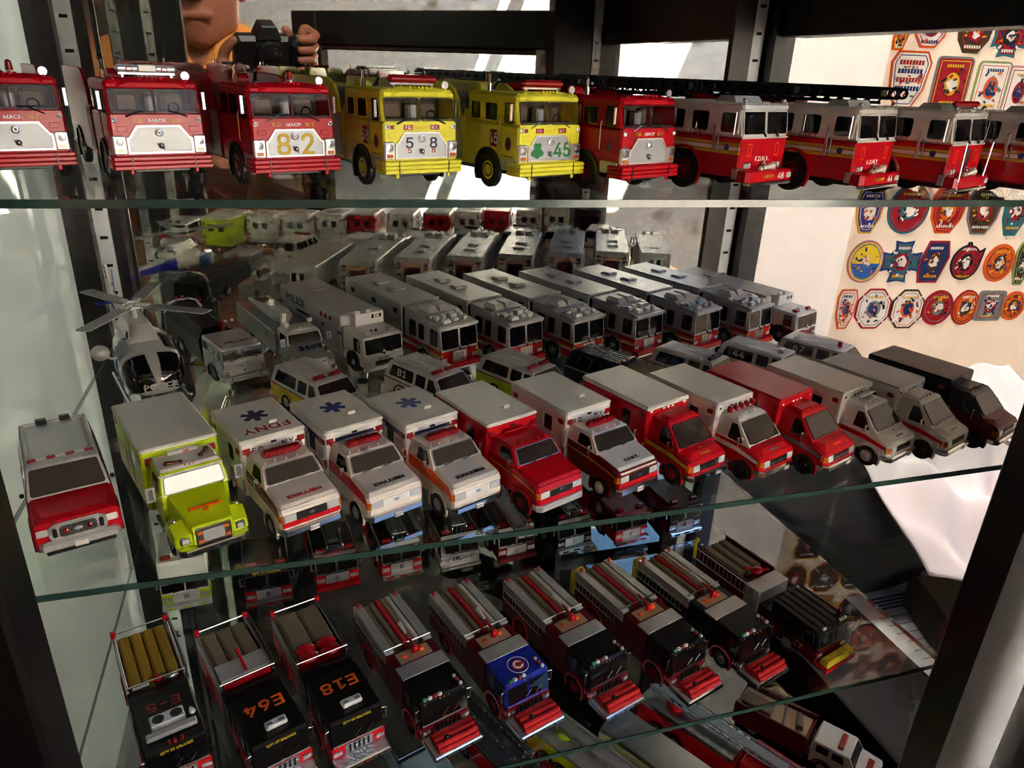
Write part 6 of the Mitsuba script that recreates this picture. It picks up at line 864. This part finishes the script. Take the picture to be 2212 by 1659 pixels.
# ---------------------------------------------------------------- embroidered patches on the wall beyond
PW = Frame((1.20, 1.34, 0), (math.cos(math.radians(-9)), math.sin(math.radians(-9)), 0), (0, 0, 1))
CC = dict(r='8e1420', o='c4501c', g='c89a28', w='d8d0c4', k='16161a', n='1a2a58', t='1e6068', b='2a56a0', d='40301e', y='d8b830', e='70706c', l='7c8a4c', p='b06a78', v='2c2a78')
for c, h in CC.items(): M('thread_' + c, h, .85, spec=.15)
def shp(kind, w, h):
    if kind == 'oval': return affinity.scale(Point(0, 0).buffer(.5, quad_segs=8), w, h)
    if kind == 'rect': return rrect(-w / 2, w / 2, -h / 2, h / 2, w * .12)
    if kind == 'shield': return Polygon([(-w / 2, h * .30), (-w * .36, h / 2), (w * .36, h / 2), (w / 2, h * .30), (w * .42, -h * .18), (w * .2, -h / 2), (-w * .2, -h / 2), (-w * .42, -h * .18)])
    if kind == 'coffin': return Polygon([(-w * .28, h / 2), (w * .36, h / 2), (w * .5, h * .12), (w * .26, -h / 2), (-w * .38, -h / 2), (-w / 2, -h * .1)])
    if kind == 'octagon': return Polygon([(w / 2 * math.cos(a), h / 2 * math.sin(a)) for a in np.arange(8) * math.pi / 4 + math.pi / 8]).buffer(w * .05)
    if kind == 'cross': return unary_union([affinity.rotate(Polygon([(-w * .14, 0), (w * .14, 0), (w * .25, h / 2), (0, h * .46), (-w * .25, h / 2)]), a, origin=(0, 0)) for a in (0, 90, 180, 270)] + [Point(0, 0).buffer(w * .38)])
    return unary_union([affinity.scale(Point(0, 0).buffer(.5), w * .9, h * .86), Polygon([(-w * .1, h * .3), (w * .12, h * .3), (w * .04, h / 2), (-w * .06, h / 2)]), Polygon([(w * .2, h * .2), (w * .5, h * .36), (w * .46, 0)])])
PATCH = [(.016, .090, .034, .050, 'coffin', 'o', 'y', 'r', 'flame shaped red and yellow patch cut off by the white wall, top row'), (.079, .107, .079, .070, 'shield', 'o', 'w', 'r', 'white shield patch with red border in the top row'), (.177, .103, .081, .074, 'shield', 'd', 'd', 'r', 'dark brown shield patch in the top row'), (.259, .100, .084, .078, 'cross', 't', 'r', 'k', 'red and teal cross shaped patch in the top row'),
  (.053, .011, .091, .110, 'shield', 'o', 'w', 'n', 'large white shield patch with coloured bands of lettering'), (.152, .006, .084, .106, 'rect', 'e', 'r', 'g', 'large rectangular red patch with a gold figure'), (.244, .002, .077, .103, 'rect', 'l', 'w', 'o', 'pale rectangular patch with green border'), (.312, -.005, .065, .104, 'rect', 'p', 'w', 'r', 'pale rectangular patch with red border at the picture edge'),
  (.034, -.257, .068, .099, 'shield', 'g', 'v', 'w', 'violet blue shield patch with white lettering, cut by the white wall'), (.127, -.252, .099, .110, 'oval', 't', 'r', 't', 'large teal oval patch with a red ring'), (.224, -.254, .089, .102, 'shield', 'o', 'r', 'o', 'red and orange shield patch under the top shelf'), (.313, -.253, .088, .108, 'shield', 'e', 'd', 'r', 'dark olive shield patch under the top shelf'), (.395, -.252, .070, .114, 'shield', 't', 't', 'r', 'teal green shield patch at the right edge'),
  (.052, -.371, .087, .098, 'oval', 'p', 'y', 'b', 'oval patch with yellow sky and blue sea'), (.140, -.371, .090, .097, 'cross', 'n', 't', 'r', 'navy and teal cross shaped patch'), (.222, -.371, .076, .098, 'coffin', 'r', 'n', 'd', 'navy coffin shaped patch with red edge'), (.304, -.372, .083, .096, 'blob', 'k', 'r', 'k', 'black and red helmet shaped patch'), (.391, -.373, .078, .090, 'oval', 'o', 'o', 'd', 'orange oval patch in the third row'), (.454, -.375, .051, .102, 'shield', 'l', 'd', 'l', 'olive shield patch at the end of the third row'),
  (.030, -.484, .051, .096, 'shield', 'o', 'w', 'o', 'white and orange patch cut by the wall, bottom row'), (.099, -.483, .085, .096, 'octagon', 'r', 'w', 'e', 'white eight sided patch with dark red border, bottom row'), (.186, -.484, .081, .094, 'octagon', 'd', 'w', 'o', 'white eight sided patch with dark border and orange centre, bottom row'), (.264, -.481, .079, .086, 'oval', 'r', 'r', 'e', 'round red patch with grey centre, bottom row'), (.337, -.481, .069, .087, 'oval', 'r', 'o', 'd', 'red oval patch with small dark centre, bottom row'), (.401, -.477, .072, .075, 'rect', 'e', 'e', 'r', 'grey square patch with a red figure, bottom row'), (.463, -.477, .065, .072, 'oval', 'o', 'o', 'd', 'orange oval patch with dark centre, end of the bottom row')]
rng = np.random.default_rng(5)
UP = 'patch high on the wall above the picture, mirrored in the lower shelf'
for j in range(6):
    for i in range(8): PATCH.append((.06 + .088 * i + .02 * (j % 2), .225 + .115 * j, .078 + .01 * rng.random(), .098, ('shield', 'oval', 'octagon', 'cross', 'rect')[rng.integers(5)], 'rokdg'[rng.integers(5)], 'dkrod'[rng.integers(5)], 'rged'[rng.integers(4)], UP))
for x, z, w, h, kind, cb, ci, cc, lab in PATCH:
    g = shp(kind, w * 1e3, h * 1e3); v = V(); fr = Frame((0, 0, 0), (1, 0, 0), (0, 1, 0)); gi = g.buffer(-4.2)
    v.add('border', plate(fr, g, 2.6, 0), 'thread_' + cb); v.add('ground', plate(fr, gi, 3.0, .5), 'thread_' + ci); v.add('line', plate(fr, g.buffer(-8).difference(g.buffer(-9.6)), 3.3, 1), 'thread_' + cc)
    ww, hh = w * 1e3, h * 1e3; c = affinity.scale(Point(0, 0).buffer(.5), ww * .42, hh * .42); third = 'thread_' + ('w' if ci not in 'w' else 'n')
    if ci == 'w' and kind == 'shield' and h > .1:
        for i, t in enumerate('rnrn'): v.add('band', plate(fr, unary_union([sbox(-ww * .30 + q, hh * (.26 - .15 * i), -ww * .30 + q + 5, hh * (.34 - .15 * i)) for q in np.arange(0, ww * .58, 7)]), 3.6, 1), 'thread_' + t)
    elif cc == 'b': v.add('sea', plate(fr, gi.buffer(-6).intersection(sbox(-99, -99, 99, -4)), 3.4, 1), 'thread_b'); v.add('figure', plate(fr, Polygon([(-10, -4), (12, -8), (2, 16), (-8, 10)]), 3.8, 1), 'thread_w')
    else:
        v.add('centre', plate(fr, c, 3.4, 1), 'thread_' + cc); pts = [(ww * .17 * rng.uniform(.35, 1) * math.cos(a), hh * .17 * rng.uniform(.35, 1) * math.sin(a)) for a in np.arange(9) * .7]; v.add('figure', plate(fr, Polygon(pts).buffer(1), 3.9, 1), third)
        n = int(ww * .5 / 5.5)
        for zz in ((.30,) if kind in ('oval', 'octagon') else (.33, -.34)): v.add('lettering', plate(fr, unary_union([affinity.rotate(sbox(-ww * .22 + q * 5.5, hh * zz - 3, -ww * .22 + q * 5.5 + 3.4, hh * zz + 3), 0) for q in range(n)]).intersection(gi), 3.6, 1), third if rng.random() < .6 else 'thread_g')
        if kind in ('octagon', 'cross'): v.add('corner', plate(fr, unary_union([affinity.rotate(sbox(-2, hh * .30, 2, hh * .5), a, origin=(0, 0)) for a in (45, 135, 225, 315)]).intersection(g), 3.8, 1), 'thread_w')
    cols = rng.choice(list('rgkwodn' if ci != 'w' else 'rnokdpe'), 3, replace=False)
    for t in cols:
        bits = []
        for q in range(7):
            a, rr = rng.uniform(0, 6.28), math.sqrt(rng.random()); px, pz = ww * .33 * rr * math.cos(a), hh * .34 * rr * math.sin(a); L_, B_w = rng.uniform(3, 9), rng.uniform(1.2, 3.2)
            bits.append(affinity.translate(affinity.rotate(sbox(-L_ / 2, -B_w / 2, L_ / 2, B_w / 2).buffer(.5), rng.uniform(0, 180)), px, pz))
        v.add('embroidery', plate(fr, unary_union(bits).intersection(gi.buffer(-2)), 4.1 + .1 * len(v.parts), 2), 'thread_' + t)
    m4 = np.eye(4); m4[:3, 0], m4[:3, 1], m4[:3, 2] = PW.u * .001, PW.v * .001, PW.n * .001; m4[:3, 3] = PW.o + PW.u * x + PW.v * z
    put(v, 'embroidered_patch', lab, 'patch', None, mat4=T(m4.tolist()), group='embroidered patches on the wall')
# ---------------------------------------------------------------- table beside the cabinet with white cloth, bag, carton and papers
M('cloth_white', 'c8bebe', .9, spec=.1); M('bag_black', '08080a', .8, spec=.2); M('carton_brown', '2a1c0e', .8); M('paper_white', 'd4d6da', .8, spec=.1); M('tag_green', '4a7a28', .6)
TZ = -.62; M('table_black', '141012', .6, spec=.3)
v = V(); v.add('tabletop', box(530, 1300, 180, 1240, TZ * 1e3 - 30, TZ * 1e3, 3), 'table_black')
for x in (560, 1250):
    for y in (220, 1190): v.add('leg', box(x - 22, x + 22, y - 22, y + 22, ZF * 1e3, TZ * 1e3 - 30, 2), 'table_black')
put(v, 'table', 'dark table beside the cabinet under the cloth and papers', 'table', (0, 0, 0))
def sheet(fn, nu, nv, th=.004):
    U, W = np.meshgrid(np.linspace(0, 1, nu), np.linspace(0, 1, nv), indexing='ij'); P = np.array([fn(u, w) for u, w in zip(U.ravel(), W.ravel())]); i = np.arange(nu * nv).reshape(nu, nv)
    q = np.stack([i[:-1, :-1], i[1:, :-1], i[1:, 1:], i[:-1, 1:]], -1).reshape(-1, 4); f = np.vstack([q[:, [0, 1, 2]], q[:, [0, 2, 3]]])
    top = trimesh.Trimesh(P, f, process=False); n = np.array(top.vertex_normals); n *= np.sign(n[:, 2:].mean()) or 1; V_ = np.vstack([P, P - n * th]); k = nu * nv
    rim = np.concatenate([i[0, :], i[1:, -1], i[-1, -2::-1], i[-2:0:-1, 0]]); r2 = np.roll(rim, -1)
    return trimesh.Trimesh(V_, np.vstack([f, f[:, ::-1] + k, np.stack([rim, r2, r2 + k], 1), np.stack([rim, r2 + k, rim + k], 1)]), process=False)
def cloth(u, w):
    A, B, C, D = np.array([.560, .425, -.425]), np.array([.80, .30, -.44]), np.array([1.16, .86, -.43]), np.array([.73, .74, -.455])       # near-left corner, near right, far right, far left
    p = (A * (1 - u) + B * u) * (1 - w) + (D * (1 - u) + C * u) * w
    q = math.sin(math.pi * u) ** .6 * math.sin(math.pi * w) ** .6
    z = q * (.022 * math.sin(w * 9 + u * 13 + 1.3 * math.sin(u * 5)) + .012 * math.sin(u * 27 - w * 8)) + .05 * max(0, w - .7) * (1 + math.sin(u * 11))
    return p + [0, 0, z]
solo('white_cloth', sheet(cloth, 60, 60), 'cloth_white', 'crumpled white cloth heaped over dark bags on the table', 'cloth', True)
def blob(c, s, seed, k=1.0, e=.5):
    m = trimesh.creation.icosphere(subdivisions=4); V_ = m.vertices; V_ = np.sign(V_) * np.abs(V_) ** e; V_ /= np.abs(V_).max(0); V_ = V_ * (1 + .16 * (meshkit.fbm(m.vertices * 2.2 * k + seed, 3, seed)[:, None] - .5)); m.vertices = V_ * np.array(s) + c; return m
k = solo('black_bag', blob((.685, .77, TZ + .062), (.125, .19, .06), 3), 'bag_black', 'black bag lying on the table nearest the cabinet, beside the white cloth', 'bag', True)
solo('black_bag', blob((.98, .70, TZ + .065), (.15, .22, .063), 8), 'bag_black', 'second dark bag, mostly hidden under the white cloth', 'bag', True)
solo('green_tag', bx(.655, .70, .735, .745, TZ + .105, TZ + .155, .003), 'tag_green', 'small green tag beside the white cloth', 'tag')
_cb = bx(-.07, .07, -.05, .05, 0, .05, .006); _cb.apply_transform(trimesh.transformations.rotation_matrix(math.radians(-18), [0, 0, 1])); _cb.apply_translation([.770, .505, TZ + .0035])
solo('brown_pouch', _cb, 'carton_brown', 'worn brown pouch lying on the papers', 'pouch')
v = V(); v.add('sheet', box(-75, 75, -105, 105, 0, .5, 0), 'paper_white')
v.add('printed_line', [box(-60, -60 + q, y, y + 1.4, .5, .6, 0) for y, q in zip(np.arange(-90, 40, 14), (90, 110, 60, 112, 100, 75, 112, 96, 60, 110))], 'print_grey'); v.add('printed_block', [box(-46, 10, y, y + 3.2, .5, .62, 0) for y in (50, 56, 62, 68)], 'print_navy')
for i, (x, y, a) in enumerate(((.735, .520, 0), (.83, .50, -14))): put(v, 'paper', ('printed paper sheet at the table edge', 'second paper sheet under the brown pouch')[i], 'paper', (x, y, TZ + .0012 * (1 - i)), a)
# ---------------------------------------------------------------- the photographer and his camera, seen in the mirror
M('skin', '8a5440', .55, spec=.35); M('hair', '2a1c14', .7); M('shirt_orange', 'd88c4c', .85, spec=.1); M('trousers', '22242c', .85); M('shoe', '141210', .5); M('camera_black', '0a0a0c', .4); M('camera_glass', '08080c', .05, 0, 1)
Mf = manifold3d.Manifold
def msph(p, r, n=18): return Mf.sphere(r, n).translate([float(q) for q in p])
def bones(chain): return [Mf.batch_hull([msph(a, ra), msph(b, rb)]) for (a, ra), (b, rb) in zip(chain[:-1], chain[1:])]
def body(ms, ref=None, it=8):
    m = Mf.batch_boolean(ms, manifold3d.OpType.Add); m = m.refine_to_length(ref) if ref else m; q = m.to_mesh(); t = trimesh.Trimesh(q.vert_properties[:, :3], q.tri_verts, process=True); trimesh.smoothing.filter_taubin(t, iterations=it); return t
HC = np.array([-.128, -.215, .118])                                                     # head centre
sh = {1: np.array([.050, -.245, -.040]), -1: np.array([-.325, -.27, -.040])}; el = {1: np.array([-.01, -.135, -.32]), -1: np.array([-.315, -.17, -.29])}; wr = {1: np.array([.058, -.062, -.080]), -1: np.array([-.120, -.075, -.085])}
hip = np.array([-.135, -.30, -.58]); ank = {1: np.array([-.045, -.27, ZF + .09]), -1: np.array([-.235, -.30, ZF + .09])}
ms = []
ms += bones([((-.135, -.255, -.03), .058), ((-.135, -.245, .06), .055)])
head = [Mf.sphere(1, 40).scale([.074, .094, .098]).translate((HC + [0, -.012, .035]).tolist()), Mf.batch_hull([msph(HC + [0, .035, -.075], .028), msph(HC + [.042, .0, -.045], .030), msph(HC + [-.042, 0, -.045], .030), msph(HC + [.05, .02, .01], .026), msph(HC + [-.05, .02, .01], .026), msph(HC + [0, .055, -.03], .028)]),
        Mf.batch_hull([msph(HC + [0, .084, .022], .007), msph(HC + [0, .106, -.012], .013), msph(HC + [.012, .088, -.014], .009), msph(HC + [-.012, .088, -.014], .009)]), Mf.batch_hull([msph(HC + [x, .072, -.046], .010) for x in (-.02, 0, .02)]), Mf.batch_hull([msph(HC + [x, .076, .042], .010) for x in (-.045, -.015)]), Mf.batch_hull([msph(HC + [x, .076, .042], .010) for x in (.015, .045)])]
head += [Mf.batch_hull([msph(HC + [s * .074, -.012, .022], .012), msph(HC + [s * .078, -.02, -.008], .010)]) for s in (-1, 1)]
ms += head
for s in (-1, 1): ms += bones([(sh[s], .052), (el[s], .040), (wr[s], .027)])
def hand(s, grip):
    """Five fingers closing round the camera body: grip gives each finger's knuckle, middle joint and tip."""
    out = [Mf.batch_hull([msph(p, r) for p, r in grip['palm']])]
    for c in grip['fingers']: out += bones([(p, r) for p, r in zip(c, (.0095, .009, .008, .007))])
    return out
R3 = CAM_R; CS = .85; cam = lambda x, y, z: R3 @ (np.array([x, -y, -z]) * CS)                               # camera axes: x right, y up, z back
gr, gl = {}, {}
gr['palm'] = [(cam(.086, -.012, .105 - .036), .016), (cam(.088, .030, .098 - .036), .014), (cam(.080, -.045, .115 - .036), .017), (wr[1] + [.0, .01, .005], .024)]
gr['fingers'] = [[cam(.090, .034 - .021 * i, .098 - .036), cam(.096 - .001 * i, .036 - .021 * i, .070 - .036), cam(.082, .036 - .021 * i, .052 - .036), cam(.062, .035 - .021 * i, .052 - .036)] for i in range(4)] + [[cam(.080, -.030, .118 - .036), cam(.070, -.004, .124 - .036), cam(.060, .016, .122 - .036), cam(.052, .026, .120 - .036)]]
gl['palm'] = [(cam(-.088, -.030, .080 - .036), .015), (cam(-.078, -.056, .060 - .036), .014), (cam(-.084, -.05, .10 - .036), .016), (wr[-1] + [0, .01, .0], .022)]
gl['fingers'] = [[cam(-.080 + .004 * i, -.056, .074 - .018 * i - .036), cam(-.058 + .003 * i, -.062, .066 - .018 * i - .036), cam(-.036 + .002 * i, -.060, .060 - .018 * i - .036), cam(-.020, -.056, .058 - .017 * i - .036)] for i in range(4)] + [[cam(-.086, -.030, .090 - .036), cam(-.082, -.004, .086 - .036), cam(-.074, .012, .080 - .036), cam(-.066, .022, .076 - .036)]]
ms += hand(1, gr) + hand(-1, gl)
ms += bones([((-.135, -.285, -.15), .125), (hip, .135)])
for s in (-1, 1): ms += bones([(hip + [s * .075, 0, -.04], .085), ((hip + ank[s]) / 2 + [s * .03, .03, .02], .060), (ank[s], .040)]) + bones([(ank[s] + [0, -.02, -.055], .03), (ank[s] + [0, .15, -.062], .026)])
pm = body(ms, .010, 6)
per = 'person'; COUNT[per] = 1; scene[per + '__body'] = mikit.ply(pm, 'skin', True); labels[per] = dict(label='photographer in an orange shirt holding a black camera, reflected in the mirror', category='person')
shirt = [Mf.batch_hull([msph(sh[1] + [-.02, 0, 0], .066), msph(sh[-1] + [.02, 0, 0], .066), msph((-.135, -.27, .0), .080)]), Mf.batch_hull([msph((-.085, -.265, .045), .03), msph((-.185, -.265, .045), .03), msph(sh[1], .06), msph(sh[-1], .06)]), Mf.batch_hull([msph(sh[1] + [-.04, -.01, -.02], .07), msph(sh[-1] + [.04, -.01, -.02], .07), msph(hip + [.06, 0, .02], .12), msph(hip + [-.06, 0, .02], .12)])]
for s in (-1, 1): shirt += [Mf.batch_hull([msph(sh[s], .066), msph(sh[s] * .35 + el[s] * .65, .058)])]
shirt.append(Mf.batch_hull([msph((-.135 + .055 * math.cos(a), -.252 + .055 * math.sin(a), .012), .02) for a in np.arange(8) * .785]))
sm = Mf.batch_boolean(shirt, manifold3d.OpType.Add) - Mf.batch_hull([msph((-.135, -.165, .05), .05), msph((-.135, -.175, -.035), .016)])
sm = sm.refine_to_length(.012).to_mesh(); sm = trimesh.Trimesh(sm.vert_properties[:, :3], sm.tri_verts); trimesh.smoothing.filter_taubin(sm, iterations=4); V_ = sm.vertices.copy(); V_ += .006 * (meshkit.fbm(V_ * 22, 3)[:, None] - .5) * np.array(sm.vertex_normals); sm.vertices = V_
scene[per + '__shirt'] = mikit.ply(sm, 'shirt_orange', True); labels[per + '__shirt'] = dict(label='orange open-necked shirt')
tr = []
for s in (-1, 1): tr += bones([(hip + [s * .07, 0, -.02], .100), ((hip + ank[s]) / 2 + [s * .03, .03, .02], .075), (ank[s] + [0, 0, .03], .058)])
scene[per + '__trousers'] = mikit.ply(body(tr, .02, 4), 'trousers', True)
for i, s in enumerate((-1, 1)): scene[per + '__shoe' + ('_001' if i else '')] = mikit.ply(body(bones([(ank[s] + [0, -.03, -.05], .04), (ank[s] + [0, .06, -.055], .038), (ank[s] + [0, .16, -.06], .030)]), .02, 3), 'shoe', True)
hr = (Mf.sphere(1, 36).scale([.082, .102, .106]).translate((HC + [0, -.018, .042]).tolist()) - Mf.cube([.4, .3, .3]).translate((HC + [-.2, .045, -.24]).tolist()) - Mf.cube([.4, .4, .2]).translate((HC + [-.2, -.2, -.25]).tolist())).to_mesh()
scene[per + '__hair'] = mikit.ply(trimesh.Trimesh(hr.vert_properties[:, :3], hr.tri_verts), 'hair', 40)
v = V()
def camm(m): m = m.copy(); q = m.vertices; m.vertices = np.stack([q[:, 0], q[:, 1], q[:, 2]], 1) @ (R3 @ np.diag([1, -1, -1])).T; return m
v.add('camera_body', camm(bx(-.066, .050, -.040, .032, .030, .062, .008)), 'camera_black'); v.add('grip', camm(bx(.046, .076, -.040, .028, .022, .066, .010)), 'camera_black')
v.add('lens', camm(lathe([(.0001, .012), (.026, .012), (.028, .016), (.028, .028), (.032, .030), (.033, .034), (.036, .035), (.036, .040), (.0001, .040)], (0, 0, 0), 'z', 32)), 'camera_black', smooth=35); v.add('front_element', camm(lathe([(.0001, .0085), (.012, .009), (.0215, .0115), (.0001, .0118)], (0, 0, 0), 'z', 24)), 'camera_glass', smooth=35)
v.add('viewfinder_hump', camm(hull([(x, y, z) for x in (-.022, .022) for y, z in ((.030, .028), (.030, .064))] + [(x, .052, z) for x in (-.013, .013) for z in (.032, .060)], .003)), 'camera_black'); v.add('shutter_button', camm(cyl((.062, .026, .036), (.062, .033, .036), .007, n=14)), 'chrome')
put(v, 'camera', 'black camera held up by the photographer in the mirror', 'camera', (0, 0, 0), unit=CS)
